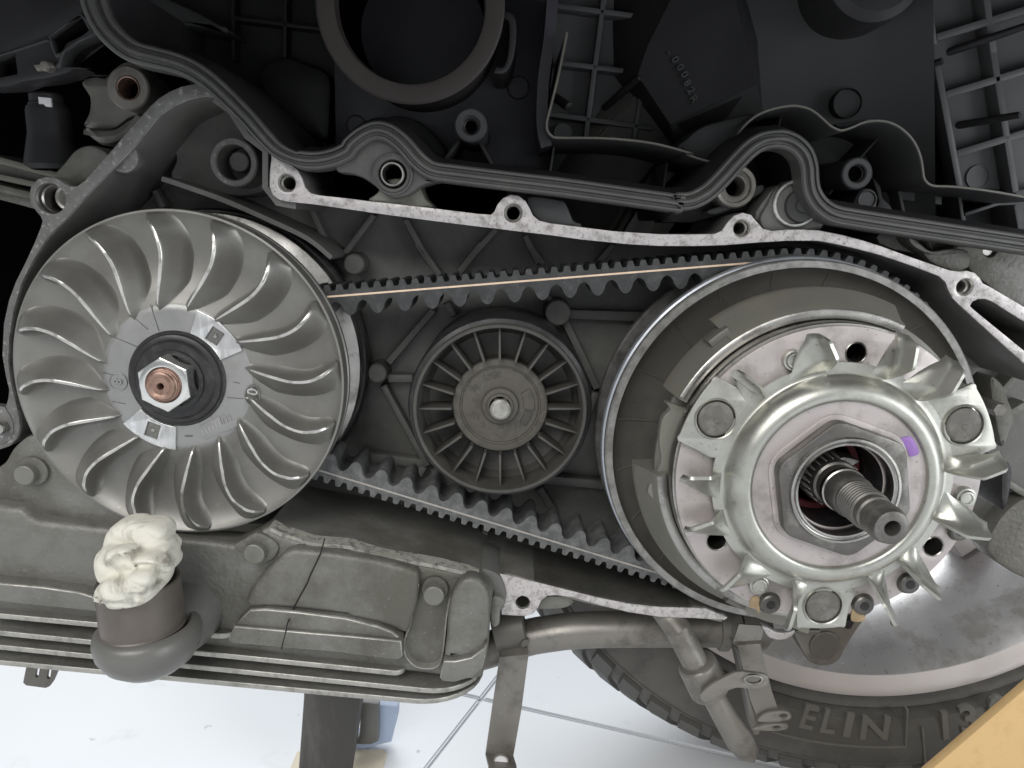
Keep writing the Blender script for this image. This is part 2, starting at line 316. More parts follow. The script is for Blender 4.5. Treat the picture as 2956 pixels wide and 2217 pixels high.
for s, wd in (('1990,1320 2130,1640', 3), ('1000,1215 1060,1330', 3), ('1690,1390 1690,1440', 2.4)):
    a, b = P(YR, TL, s); bar('rib', 'cast_dark', a, b, wd, YR-3, 54.2, case, 1.2)
for s in ('250,60 200,130', '700,110 770,250', '830,250 890,130', '240,20 190,120'):
    a, b = P(45, BC, s); bar('rib', 'cast_dark', a, b, 3, 40, 54.2, case, 1)
for (tl, x, y, r) in ((MC, 195, 838, 4.6), (MC, 45, 140, 4.8), (MC, 1350, 450, 6)):
    lathe('boss', 'cast_dark', [(0, 42), (r-.7, 42), (r, 42.7), (r+.5, 54.3)], at(tl, x, y, 42), case, 32)
ring_boss('ring_boss', 'cast_dark', at(TL, 1490, 1036, 22), 10.1, 7.2, 22, 54, case, 18, mi='cast_dark', face='flange_dull')
lathe('boss', 'cast_dark', [(0, 30), (3.8, 30), (4.3, 30.6), (4.3, 41)], at(TL, 1535, 1035, 32), case, 28)
# inner top roof of the case on the left and its curved pocket
ribbon('roof_wall', 'cast_dark', P(8, TL, '1390,622 1500,705 1600,860 1722,960 1722,1195 1790,1280 1900,1298'), [(0, 6), (0, 54), (-2.4, 54), (-2.4, 6)], parent=case)
ribbon('pocket_wall', 'cast_dark', sm(P(30, TL, '1100,1150 1250,1200 1500,1290 1750,1400 2000,1520 2150,1640'), 5), [(1, 20), (1, 54), (-1, 54), (-1, 20)], parent=case)
flat('cast_pad', 'cast_dark', sm(P(40, TL, '870,900 1010,740 1200,640 1390,640 1520,740 1700,960 1715,1190 1600,1250 1400,1240 1110,1150 1130,1030 1110,980 960,1000'), 3, True), 38, 54, 2, case)
flat('ear_web', 'cast', sm(P(15, TL, '360,1130 430,1040 500,960 580,930 660,950 720,1000 700,1100 560,1180 420,1180'), 4, True), 12, 40, 2, case)
flat('ear_lip', 'flange_dull', sm(P(6, TL, '735,1080 800,1107 850,1090 885,1045 885,990 860,945 800,990'), 4, True), 5.2, 12, .8, case)
flat('rim_web', 'cast_pale', sm(P(10, TC, '150,1285 210,1230 260,1150 450,1150 480,1200 510,1270 550,1330 300,1330'), 3, True), 6, 24, 1, case)
flat('rim_web', 'plastic_grey', sm(P(12, TC, '1150,1260 1350,1275 1400,1300 1430,1370 1450,1410 1500,1450 1250,1430'), 3, True), 9, 40, 1.5, case)
flat('rim_web', 'cast_dark', sm(P(10, TR, '510,1400 560,1300 620,1200 740,1170 860,1250 900,1380 910,1450 700,1480 560,1480'), 3, True), 7, 40, 1.5, case)
# bottom stretch of the rim with its lug
low = P(YF, BC, '975,420 1050,432 1200,470 1400,520 1600,570 1800,610 2000,632 2212,637', BR, '180,640 320,700 300,715 100,703', BC, '2212,703 2000,695 1800,665 1600,615 1450,572 1350,556 1285,560 1245,590 1222,640 1190,678 1140,690 990,682 992,600 1022,545 990,490')
hc = at(BC, 1126, 603, YF)
flat('rim', 'flange', [low, circ(hc, 3.2, 28)], YF, YF+2, .3, case, face='flange')
flat('rim_wall', 'cast', [low, circ(hc, 3.2, 28)], YF+2.1, 40, .2, case)
b = lathe('bolt_hole', 'steel', [(3.25, YF+.1), (2.7, YF+1), (2.6, YF+12)], hc, case, 30); lathe('hole_floor', 'cast_pale', [(0, YF+11), (2.7, YF+11)], hc, b, 24)
flat('lug_web', 'cast_pale', sm(P(10, BC, '1200,640 1260,560 1400,560 1455,590 1420,630 1340,645'), 3, True), 9, 40, 2, case)
# floor of the case seen from above, running back from the rim
fl = P(YF, BL, '-100,-160 700,60 1700,105 2212,195', BC, '200,235 500,310 900,400 1200,470 1400,520 1600,570 1800,610 2000,632 2212,637', BR, '300,680')
ribbon('floor_wall', 'cast', fl, [(0, YF+.5), (0, 58), (-4, 58), (-4, YF+.5)], parent=case)
fl2 = P(30, BL, '1600,60 2212,180', BC, '300,190 900,330 1500,450 2000,560')
ribbon('floor_step', 'cast_dark', fl2, [(1.2, 22), (1.2, 56), (-2, 56), (-2, 22)], parent=case)
flat('left_casting', 'cast', sm(P(-2, ML, '-120,1500 -20,1440 25,1400 60,1335 125,1270 200,1235 330,1290 500,1500 800,1700', BL, '800,140 450,118 240,95 190,66 120,4 -120,-30'), 2), -1, 40, 1.5, case)
bolt('flange_bolt', 'cast_pale', at(ML, 205, 1465, -3), 4.4, -2, case, 5, 1.45, 'cast', (-1.2, -.4))
flat('lip', 'flange_dull', P(YF-.4, ML, '-40,1292 20,1287 62,1262 88,1215 85,1150 62,1100 30,1050 -40,1040'), YF-.6, YF+4, .3, case)
lathe('stud', 'steel', [(0, -1.5), (2.2, -1.3), (2.6, -.6), (2.6, 4)], at(ML, 0, 1185, 0), case, 24)

# ------------------------------------------------------------------ variator fan on the left
FC = (-135.5, -60.2)
fan = thing('variator_fan', 'silver cast pulley fan with curved blades, hex nut in the middle, left of the belt', 'pulley fan', (FC[0], 0, FC[1]))
lathe('fan_disc', 'fan', [(8, -6), (29, -6.2), (31, -5.8), (35, -3.8), (41, -1.6), (50, -.6), (58, -1.2), (63, -3), (65.3, -4.4), (66.2, -5.2), (67, -5), (67.2, -4.2), (67.2, 1.5), (66.4, 2.2), (66.4, 4.6), (67, 5), (67, 7.2), (65, 9), (30, 13)], FC, fan, 128)
lathe('hub_plate', 'hub', [(14, -6.3), (27.6, -6.6), (29.6, -6.3), (30.6, -5.7)], FC, fan, 96)
lathe('rear_sheave', 'steel', [(30, 20), (55, 27), (66.3, 31), (66.8, 31.8), (66.8, 36), (65, 37), (30, 38)], FC, fan, 128)
lathe('ramp_plate', 'black_metal', [(64, 38.5), (67.5, 39), (68.5, 40), (68.5, 45), (66, 47), (40, 48)], FC, fan, 96)
def disc_y(r):
    pr = [(29, -6.2), (31, -5.8), (35, -3.8), (41, -1.6), (50, -.6), (58, -1.2), (63, -3), (65.3, -4.4), (66.2, -5.2)]
    for (a, b), (c, d) in zip(pr, pr[1:]):
        if a <= r <= c: return b+(d-b)*(r-a)/(c-a)
    return -6
def blade_mesh():
    # crest line: radius, angle (deg), height above the disc, lean of the crest (mm, sideways)
    key = [(27.4, 9.6, .2, 0, .25), (29, 8.4, 1.2, .1, .45), (30.8, 7.0, 3.0, .2, .65), (35, 3.8, 6.4, .5, .85), (41, .6, 9.6, .8, 1), (47.5, -1.2, 11.2, .8, 1), (54, -.8, 11.2, .7, 1), (59.5, 1.4, 9.4, .5, 1), (63, 3.8, 6, .2, .9), (65.2, 5.8, 1.2, 0, .6)]
    key = sm(key, 5)
    # section: sideways offset (mm), share of the height; the first side is the long smooth flank, the other a steep pocket wall
    sec = [(-8.0, -.03), (-7.2, .02), (-6.6, .09), (-5.7, .22), (-4.6, .39), (-3.4, .58), (-2.2, .78), (-1.2, .93), (-.75, .985), (-.55, 1.0), (.5, 1.0), (.7, .95), (1.05, .72), (1.4, .46), (1.9, .24), (2.7, .09), (3.7, .02), (4.8, -.03)]
    v = []; f = []; q = len(sec)
    for i, (r, a, h, ln, wd) in enumerate(key):
        a0 = key[max(i-1, 0)]; a1 = key[min(i+1, len(key)-1)]
        p = Vector((r*math.cos(R(a)), r*math.sin(R(a))))
        t = Vector((a1[0]*math.cos(R(a1[1]))-a0[0]*math.cos(R(a0[1])), a1[0]*math.sin(R(a1[1]))-a0[0]*math.sin(R(a0[1])))).normalized()
        n = Vector((-t.y, t.x))
        for s, g in sec:
            c = p+n*(s*wd*(1 if s > 0 else (.3+.7*min(1, h/9.5)))+ln*g)
            rr = min(c.length, 65.4); 
            c = c*(rr/c.length)
            v.append((FC[0]+c.x, disc_y(rr)-h*g+(.12 if g < 0 else 0), FC[1]+c.y))
    for i in range(len(key)-1):
        for j in range(q-1): f.append((i*q+j, (i+1)*q+j, (i+1)*q+j+1, i*q+j+1))
    return from_data(v, f), q
me, q = blade_mesh()
b0 = finish('blade', me, 'fan', fan, None, 38, (FC[0], 0, FC[1]))
me.materials.append(M['edge'])
for p in me.polygons:                       # the narrow machined land on top of the blade
    xs = [me.vertices[i].co for i in p.vertices]
    if abs(p.normal.y) > .75 and p.area < 2.6e-6 and min(c.y for c in xs) < -.0085: p.material_index = 1
for k in range(1, 16): dup(b0, fan, -22.5*k)
b0.rotation_euler.y = 0
lathe('boss_washer', 'black_metal', [(19.7, -5.5), (19.7, -6.8), (19.2, -7.2), (18.5, -7.2), (18.2, -7.6), (18.1, -8.2), (17.3, -8.6), (16.3, -8.7), (15.9, -9.2), (15.3, -9.8), (9, -9.9), (0, -9.9)], FC, fan, 72)
nut = flat('hex_nut', 'chrome', [circ(FC, 11, 6, R(93)), circ(FC, 7.0, 40)], -18.6, -9.8, .5, fan, ang=20)
lathe('nut_chamfer', 'chrome', [(7.0, -18.2), (7.2, -18.9), (8.2, -18.95), (9.4, -18.7)], FC, nut, 48)
lathe('nut_base', 'black_metal', [(10.2, -9.7), (11.9, -9.9), (12.2, -10.8), (10.5, -11)], FC, nut, 48)
ce = lathe('crank_end', 'copper', [(6.9, -15), (6.9, -18.2), (6.5, -18.6), (6.5, -19.4), (6.15, -19.6), (6.15, -20.4), (5.7, -20.7), (5.5, -21.6), (5.0, -21.9), (3.9, -21.7), (3.4, -21.4), (2.4, -21.5), (1.4, -21.4), (1.2, -20.8), (1.2, -17)], FC, fan, 40)
lathe('centre_hole', 'void', [(0, -17), (1.25, -17)], FC, ce, 20)
def sector(c, r0, r1, a0, a1, n=10): return arc(c, r0, a0, a1, n)+arc(c, r1, a1, a0, n)
for a in (46, 241):
    hc = (FC[0]+24.4*math.cos(R(a)), FC[1]+24.4*math.sin(R(a))); s = 3.0; ca, sa = math.cos(R(a+8)), math.sin(R(a+8))
    hole = [(hc[0]+x*ca-y*sa, hc[1]+x*sa+y*ca) for x, y in ((-s, -s*.9), (s, -s*.9), (s, s*.9), (-s, s*.9))]
    pad = flat('bright_tab', 'glint', [sector(FC, 19.9, 30, a-23, a+23), hole], -7.6, -6.2, .35, fan)
    flat('tab_hole_floor', 'cast_dark', hole, -6.75, -6.3, .02, pad)
    lathe('peg', 'steel', [(0, -7.4), (.8, -7.2), (1.1, -6.7)], hc, pad, 16)
oc = at(ML, 1613, 976, -7)
el = [(math.cos(2*math.pi*k/36)*3.2, math.sin(2*math.pi*k/36)*4.3) for k in range(36)]
ro = R(-12); el = [(oc[0]+x*math.cos(ro)-y*math.sin(ro), oc[1]+x*math.sin(ro)+y*math.cos(ro)) for x, y in el]
el2 = [(oc[0]+(x-oc[0])*.86, oc[1]+(y-oc[1])*.88) for x, y in el]
mk = flat('embossed_mark', 'cast_dark', [el, el2], -7.2, -6.4, .15, fan); text('figure', 'edge', '10', oc, -6.9, 6.2, 78, mk, .35, sx=.95)
oc = at(ML, 752, 890, -7)
mk = flat('embossed_mark', 'hub', [circ(oc, 3.7, 36), circ(oc, 3.35, 36)], -7.0, -6.4, .12, fan); text('figure', 'hub', '8', oc, -6.8, 5, 80, mk, .25)
mk = flat('casting_stamp', 'hub', P(-6.8, ML, '1275,1170 1400,1110 1420,1160 1530,1120 1535,1165 1310,1262'), -6.9, -6.4, .1, fan)
for k in range(9):
    a = at(ML, 1300+k*22, 1230-k*11, -7); b2 = at(ML, 1285+k*22, 1190-k*11, -7); tube('stamp_line', 'edge', [(a[0], -6.95, a[1]), (b2[0], -6.95, b2[1])], .16, mk, 6)
for s in ('960,395 1015,565', '840,465 945,555', '715,598 880,668', '1255,345 1300,395', '1452,990 1555,998', '640,828 720,845', '715,1015 800,1030', '1490,890 1530,900'):
    a, b2 = P(-6.6, ML, s); tube('mould_line', 'cast_dark', [(a[0], -6.62, a[1]), (b2[0], -6.62, b2[1])], .17, fan, 6)
d = at(ML, 1205, 1235, -6.6); flat('punch_mark', 'cast_dark', circ(d, 1.9, 20, 0, .45), -6.75, -6.4, .05, fan)

# ------------------------------------------------------------------ driven clutch on the right
CC = (118.0, -91.5)
clutch = thing('clutch_pulley', 'dusty clutch and driven pulley with finned bright plate on the right', 'clutch pulley', (CC[0], 0, CC[1]))
lathe('front_sheave', 'olive', [(20, 13), (48, 12), (60, 10.5), (70, 7), (73.6, 4), (75, 1), (75.3, -.2)], CC, clutch, 128)
lathe('sheave_rim', 'rim_worn', [(75.2, .3), (75.6, -.6), (78.2, -.8), (78.8, -.2), (78.9, 2.6), (77.6, 3), (77.6, 3.8)], CC, clutch, 128)
lathe('blue_band', 'blue_steel', [(77.6, 3.4), (79.4, 4.4), (79.8, 5.4), (79.8, 7.2), (79.2, 7.6), (79.2, 8.2), (70, 9.2)], CC, clutch, 128)
lathe('rear_sheave', 'rim_worn', [(40, 33), (77, 27.6), (79.3, 27.2), (80, 28), (80, 32), (78, 34), (60, 36)], CC, clutch, 128)
v = []
for r, y, w_ in ((50, 11.9, .5), (60, 10.5, .55), (70, 7.0, .6), (74, 3.6, .5)):
    v += [(CC[0]+r, y+.2, CC[1]-w_), (CC[0]+r, y-.45, CC[1]-w_*.4), (CC[0]+r, y-.45, CC[1]+w_*.4), (CC[0]+r, y+.2, CC[1]+w_)]
r0 = finish('sheave_rib', from_data(v, [(4*i+j, 4*i+j+1, 4*i+j+5, 4*i+j+4) for i in range(3) for j in range(3)]), 'olive', clutch, None, 40, (CC[0], 0, CC[1]))
r0.rotation_euler.y = R(-9)
for k in range(1, 20): dup(r0, clutch, -9-18*k)
lathe('arm_plate', 'olive', [(20, -22), (60, -22.4), (62, -21.8), (62.3, -20.5), (62, -19), (20, -18)], CC, clutch, 96)
flat('arm_lobe', 'olive_light', sm(P(-22, MC, '2035,1010 2060,1060 2010,1120 1990,1260 2000,1400 1920,1560 1960,1640', BR, '40,140 130,330 320,560 500,690 700,740 850,720', MR, '700,1500 500,1000 200,980 80,1050'), 3, True), -24, -19, .8, clutch)
def shoe(a):
    g = bpy.data.objects.new('clutch_shoe', None)
    sec = [(58.3, -27.5), (58.9, -28.6), (61.8, -28.8), (62.4, -28), (63.6, -24), (68.2, -15), (68.9, -13), (68.6, -8), (58, -8)]
    return sec
s0 = lathe('clutch_shoe', 'olive_light', shoe(0), CC, clutch, 40, 64, 126, ang=30, cap=True, org=(CC[0], 0, CC[1]))
e0 = lathe('shoe_edge', 'steel', [(58.4, -28.75), (58.8, -29.1), (61.6, -29.25), (62.1, -28.8)], CC, s0, 60, 64.4, 152, ang=60)
a0 = lathe('shoe_arm', 'olive_light', [(58.3, -27.2), (58.6, -28.9), (61.9, -28.9), (62.5, -26), (64.5, -18), (64.5, -10), (58, -10)], CC, s0, 30, 118, 153, ang=30, cap=True)
h0 = flat('shoe_notch', 'olive', sector(CC, 61, 66, 124, 132), -24, -14, .6, s0)
for k in (118, 240):
    s1 = dup(s0, clutch, -k)
    for o in (e0, a0, h0): dup(o, s1)
HOLES = ((47.5, 83), (47.5, -148), (50.5, -33))
flat('plate_back', 'zinc_pink', [circ(CC, 57, 120)]+[circ((CC[0]+r*math.cos(R(a)), CC[1]+r*math.sin(R(a))), 3.8, 28) for r, a in HOLES]+[circ(CC, 25, 60)], -33.6, -31.6, .4, clutch)
lathe('plate_lip', 'steel', [(56, -31.2), (57.6, -31), (58, -30), (58, -25), (56, -24)], CC, clutch, 100)
lathe('inner_disc', 'zinc_pink', [(16, -46.2), (31.6, -46.2), (31.9, -45)], CC, clutch, 90)
lathe('bead_ring', 'zinc', [(31.2, -45.6), (31.4, -47.0), (31.9, -47.8), (33.0, -48.3), (34.6, -48.3), (36.2, -47.6), (37.6, -46.4), (38.8, -44.6), (39.5, -42.8), (40.0, -41.6), (40.6, -41.2), (42, -41.1), (44.4, -41.05), (44.4, -39.9)], CC, clutch, 120, ang=40)
# pressed sheet: three full-width lands carrying the bumpers
def pt(r, a): return (CC[0]+r*math.cos(R(a)), CC[1]+r*math.sin(R(a)))
for a, w0, w1 in ((152, 16, 15), (25, 19, 15), (-89, 14, 11)):
    ol = arc(CC, 43.6, a-w0, a+w0, 10)+[pt(47, a+w0+1), pt(52, a+w1)]+arc(CC, 59.8, a+w1-2, a-w1+2, 10)+[pt(52, a-w1), pt(47, a-w0-1)]
    bc = pt(50.2, a)
    ld = flat('bumper_land', 'zinc', [sm(ol, 2, True), circ(bc, 7.0, 40)], -37.1, -35.6, .35, clutch)
    lathe('land_collar', 'zinc', [(7.9, -37.0), (7.5, -37.9), (7.1, -37.6), (7.0, -36)], bc, ld, 40)
    bm_ = lathe('bumper', 'bumper', [(0, -41.7), (5.6, -41.8), (6.3, -41.4), (6.5, -40.5), (6.5, -33.5)], bc, clutch, 40)
    lathe('bumper_dimple', 'bumper', [(0, -42.0), (.9, -42.05), (1.2, -41.75)], (bc[0]+.3, bc[1]-.6), bm_, 16)
def fin_mesh(ang, tip, sweep, hgt=12, skew=4):
    """pressed tongue: a wall folded up along a radial line, and the flat sheet it was bent out of"""
    v = []; f = []; NV = 16
    wall = [(-1.3, 1.0, 0), (-.9, .86, 0), (-.3, .66, 0), (.5, .54, 0), (1.4, .46, 0), (0, .33, .22), (0, .17, .45), (0, .05, .72), (0, 0, 1)]
    for off, hh, u in wall:
        for j in range(NV+1):
            t = j/NV
            ro = tip-(tip-44.5)*u**1.15
            r = 41+(ro-41)*t
            a = ang+skew*t*(1-u)+sweep*u*(1-.2*t)
            h = hgt*min(1, (t*2.6))**.8*(1-.45*max(0, (t-.8)/.2)**2)
            k = off*min(1, t*3)
            x, z = pt(r, a); an = R(a); v.append((x-k*math.sin(an), -37-h*hh, z+k*math.cos(an)))
    for i in range(len(wall)-1):
        for j in range(NV):
            a = i*(NV+1)+j; f.append((a, a+NV+1, a+NV+2, a+1))
    bm = bmesh.new(); vs = [bm.verts.new(q) for q in v]; fs = [bm.faces.new([vs[k] for k in q]) for q in f]
    bmesh.ops.recalc_face_normals(bm, faces=bm.faces)
    if sum(q.normal.y*q.calc_area() for q in bm.faces) > 0: bmesh.ops.reverse_faces(bm, faces=bm.faces)
    bmesh.ops.solidify(bm, geom=bm.faces[:], thickness=1.2)
    return from_bm(bm)
for ang, tip, sw, hg, sk in ((131, 57, 10, 4, 3), (99, 57, 19, 12, 5), (68, 58, 8, 13, 5), (48, 58.5, 13, 13, 5), (6, 59, 8, 12, 5), (-20, 59, 16, 12, 4), (-48, 59.5, 11, 12, 3), (-66, 60, 9, 12, 2), (-105, 59, 8, 11, 1), (-135, 58.5, 19, 10, 1), (-163, 57.5, 15, 10, 1), (177, 57, 14, 9, 1)):
    finish('fin', fin_mesh(ang, tip, sw, hg, sk), 'zinc', clutch, None, 50)
for r, a in ((48, 111), (51.5, -8), (48.5, -119)):
    rv = lathe('rivet', 'zinc', [(0, -36.5), (1.7, -36.4), (2, -36.9), (2.7, -36.8), (3.1, -36.1), (3.7, -35.9), (4, -33.2)], pt(r, a), clutch, 30)
for r, a in HOLES:
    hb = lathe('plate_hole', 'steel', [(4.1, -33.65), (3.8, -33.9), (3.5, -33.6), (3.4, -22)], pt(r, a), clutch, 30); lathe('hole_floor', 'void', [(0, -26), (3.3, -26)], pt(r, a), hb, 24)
for r, a in ((54, -110), (54.2, -71), (54.5, -51), (55, -22)):
    dd = lathe('pin_head', 'steel_dark', [(0, -35.6), (3.2, -35.6), (3.8, -35.2), (4.1, -34), (4.6, -33.4)], pt(r, a), clutch, 30); lathe('pin_dimple', 'black_metal', [(0, -35.75), (1.7, -35.8), (1.9, -35.4)], pt(r, a), dd, 20)
for s in ('450,545 500,535 500,640 480,610 440,600', '1100,590 1130,600 1170,680 1090,690 1080,650'):
    flat('rust_stain', 'rust', sm(P(-34, BR, s), 3, True), -34.0, -33.5, .05, clutch)
flat('paint_mark', 'purple', sm(P(-46.4, MR, '1412,1270 1430,1248 1475,1238 1500,1248 1535,1310 1538,1350 1500,1366 1480,1364 1465,1320'), 3, True), -46.5, -46.0, .05, clutch)
for o in clutch.children:                    # the pressed sheet and all that sits in it stand 4 mm further out
    if o.name.split('.')[0] in ('plate_back', 'plate_lip', 'bumper_land', 'fin', 'rivet', 'plate_hole', 'pin_head', 'rust_stain'): o.location.y -= .004
# big hexagon nut and the hole
hx = [(CC[0]+x, CC[1]+z) for x, z in [(26.2*math.cos(R(100-60*k)), 26.2*math.sin(R(100-60*k))) for k in range(6)]]
def rounded(poly, r, n=5):
    out = []; m = len(poly)
    for i in range(m):
        a, b, c = Vector(poly[i-1]), Vector(poly[i]), Vector(poly[(i+1) % m]); p = b+(a-b).normalized()*r; q = b+(c-b).normalized()*r
        for k in range(n+1):
            t = k/n; s = p*(1-t)**2+b*2*t*(1-t)+q*t*t; out.append((s.x, s.y))
    return out
hn = flat('hex_nut', 'steel_dark', [rounded(hx, 4), circ(CC, 18.2, 48)], -51.6, -46, .9, clutch, ang=25)
hx2 = [(CC[0]+(x-CC[0])*1.09, CC[1]+(z-CC[1])*1.09) for x, z in hx]
flat('nut_skirt', 'zinc_pink', [rounded(hx2, 6), circ(CC, 22, 48)], -47, -45.9, .5, clutch, ang=40)
lathe('bore_ring', 'steel', [(19.8, -51.5), (19.4, -52.6), (18.6, -52.7), (18.4, -52), (18.0, -51.8), (17.6, -52.3), (16.9, -52.2), (16.6, -51.4), (16.5, -46)], CC, clutch, 80)
lathe('bore', 'black_metal', [(16.5, -46), (16.3, -20), (17.5, -18), (17.5, 10), (0, 10)], CC, clutch, 60)
lathe('seal_ring', 'red', [(16.2, -26), (15.8, -28), (13.6, -28), (13.2, -26)], CC, clutch, 60)
flat('release_tooth', 'steel', sm(P(-40, MR, '1010,1390 1050,1360 1150,1385 1100,1420 1060,1460 1020,1440'), 3, True), -42, -34, .6, clutch)

shaft = thing('output_shaft', 'threaded dark steel shaft sticking out of the clutch centre hole', 'shaft', (CC[0], -20, CC[1]))
pr = [(8.8, 8), (8.8, -43), (8.4, -44.5), (7.6, -45), (7.6, -58), (7.2, -59), (6.9, -59.5)]
y = -60
while y > -71.5: pr += [(6.9, y), (6.75, y-.35), (6.1, y-.8), (6.1, y-1.05)]; y -= 1.5
pr += [(6.3, -72.5), (6.3, -74.5), (5.6, -75), (5.6, -76), (6.2, -76.4), (6.2, -82), (5.4, -84.6), (4.6, -85), (2.6, -85), (2.3, -84.4), (2.2, -77)]
lathe('shaft_body', 'steel_dark', pr, CC, shaft, 56); lathe('centre_hole', 'copper', [(0, -77), (2.25, -77)], CC, shaft, 24)
lathe('shaft_collar', 'steel', [(7.6, -49), (8.1, -49.4), (8.1, -51.4), (7.6, -51.8)], CC, shaft, 48)
for k in range(22):
    a = 360/22*k; tube('spline', 'flange', [(CC[0]+9.2*math.cos(R(a)), y, CC[1]+9.2*math.sin(R(a))) for y in (-6, -38, -43)], [.75, .7, .15], shaft, 6)

# ------------------------------------------------------------------ roller in the middle
IC = (-5.1, -75.2)
rol = thing('guide_roller', 'dark olive spoked roller with pale bolt head between the two belt runs', 'roller', (IC[0], 5, IC[1]))
lathe('roller_rim', 'roller', [(33.2, 13), (34.6, .6), (34.9, -.2), (36.1, -.4), (36.6, .4), (36.6, 3)], IC, rol, 100)
lathe('roller_drum', 'black_metal', [(36.4, 2.5), (38.2, 3.4), (39, 5.5), (39.2, 44), (38.5, 46), (20, 47)], IC, rol, 100)
lathe('roller_dish', 'roller', [(33.4, 12), (31, 15), (26, 16.5), (21.2, 16.5), (20.8, 12)], IC, rol, 100)
sp = flat('spoke', 'roller', [(IC[0]+20.4, IC[1]+.55), (IC[0]+20.4, IC[1]-.55), (IC[0]+34.6, IC[1]-.42), (IC[0]+34.6, IC[1]+.42)], 3.2, 16, .25, rol, org=(IC[0], 5, IC[1]))
for k in range(1, 20): dup(sp, rol, 18*k)
lathe('roller_hub', 'roller_hub', [(20.6, 16), (20.6, 10), (20.1, 9.3), (17.6, 9.2), (17.2, 10), (16.7, 10.1), (16.2, 9.6), (8.2, 9.5), (8, 8.2), (7.6, 7.6), (6, 7.4), (5.6, 6.6), (4.6, 6.4)], IC, rol, 80)
bh = lathe('bolt_head', 'chrome', [(0, 1.6), (3.3, 1.7), (4.1, 2.1), (4.6, 3), (4.7, 7)], (IC[0]+.2, IC[1]-.1), rol, 6, ang=30)
lathe('bolt_cap', 'worn', [(0, 1.1), (3.4, 1.2), (4.3, 1.9), (4.5, 2.8)], (IC[0]+.2, IC[1]-.1), bh, 30)
text('bolt_figure', 'cast_dark', '8.8', (IC[0]+.2, IC[1]-.1), 1.25, 2.4, -30, bh, .1, 0)
for b_, x, y, rt, sz in (('LPUS', 930, 855, 14, 3.4), ('10', 825, 935, 40, 3.2), ('PA', 820, 1105, -25, 3.6), ('E', 870, 1165, -15, 3.4), ('10', 1095, 1170, 20, 3.4)):
    text('raised_mark', 'roller_hub', b_, at(MC, x, y, 9.4), 9.5, sz, rt, rol, .22)
flat('raised_block', 'roller_hub', sector(IC, 10.3, 14.8, -8, 30, 8), 8.8, 9.7, .25, rol)
flat('raised_block', 'roller', sector(IC, 11, 14.2, -40, -12, 8), 8.9, 9.7, .25, rol)

# ------------------------------------------------------------------ drive belt, one closed loop round both pulleys
YB0, YB1 = 9.5, 31
u0 = at(MC, 0, 337, YB0); u1 = at(MC, 2212, 160, YB0); l0 = at(BC, 830, 62, YB0); l1 = at(BC, 2050, 432, YB0)
def dist(c, a, b):
    dx, dz = b[0]-a[0], b[1]-a[1]; return abs((c[0]-a[0])*dz-(c[1]-a[1])*dx)/math.hypot(dx, dz)
def foot(c, a, b):
    dx, dz = b[0]-a[0], b[1]-a[1]; t = ((c[0]-a[0])*dx+(c[1]-a[1])*dz)/(dx*dx+dz*dz); return (a[0]+dx*t, a[1]+dz*t)
def ang_of(c, p): return math.degrees(math.atan2(p[1]-c[1], p[0]-c[0]))
fu, fd, cu_, cd = foot(FC, u0, u1), foot(FC, l0, l1), foot(CC, u0, u1), foot(CC, l0, l1)
loop = []
def line(a, b, n): return [(a[0]+(b[0]-a[0])*k/n, a[1]+(b[1]-a[1])*k/n) for k in range(n)]
loop += line(fu, cu_, 200)
A0, A1 = ang_of(CC, cu_), ang_of(CC, cd)
if A1 > A0: A1 -= 360
d0, d1 = math.dist(CC, cu_), math.dist(CC, cd)
loop += [(CC[0]+(d0+(d1-d0)*k/150)*math.cos(R(A0+(A1-A0)*k/150)), CC[1]+(d0+(d1-d0)*k/150)*math.sin(R(A0+(A1-A0)*k/150))) for k in range(150)]
loop += line(cd, fd, 200)
B0, B1 = ang_of(FC, fd), ang_of(FC, fu)
if B1 > B0: B1 -= 360
d0, d1 = math.dist(FC, fd), math.dist(FC, fu)
loop += [(FC[0]+(d0+(d1-d0)*k/120)*math.cos(R(B0+(B1-B0)*k/120)), FC[1]+(d0+(d1-d0)*k/120)*math.sin(R(B0+(B1-B0)*k/120))) for k in range(120)]
# resample evenly
acc = [0]
for a, b in zip(loop, loop[1:]+loop[:1]): acc.append(acc[-1]+math.dist(a, b))
LEN = acc[-1]; NS = 2400; pts = []; j = 0
for k in range(NS):
    s = LEN*k/NS
    while acc[j+1] < s: j += 1
    t = (s-acc[j])/max(1e-9, acc[j+1]-acc[j]); a, b = loop[j], loop[(j+1) % len(loop)]; pts.append((a[0]+(b[0]-a[0])*t, a[1]+(b[1]-a[1])*t))
N_OUT, N_IN = round(LEN/5.28), round(LEN/11.5)
belt = thing('drive_belt', 'black toothed rubber drive belt with tan cord line running round both pulleys', 'drive belt', (0, 20, -60))
nn = normals2(pts, True); v = []; f = []
for k, (p, n) in enumerate(zip(pts, nn)):
    s = k/NS; a = (s*N_OUT) % 1
    g = 0 if a < .22 else ((a-.22)/.13 if a < .35 else (1 if a < .72 else max(0, 1-(a-.72)/.13)))
    o = 2.3+2.5*g*(1 if a < .9 else 1)
    c = math.cos(2*math.pi*s*N_IN); c = math.copysign(abs(c)**.7, c); i_ = -(5.5+3.0*c)
    for q, y in ((o, YB0), (.9, YB0), (-.9, YB0), (i_, YB0), (i_*1, YB1), (o, YB1)):
        v.append((p[0]+n[0]*q, y+(.5 if (q == i_ and y == YB0) else 0), p[1]+n[1]*q))
for k in range(NS):
    k2 = (k+1) % NS
    for j in range(6): f.append((k*6+j, k2*6+j, k2*6+(j+1) % 6, k*6+(j+1) % 6))
bb = finish('belt_body', from_data(v, f), 'belt', belt, None, 35)
bb.data.materials.append(M['belt_floor_lit'])   # lower run paler, floor bounce painted into the rubber
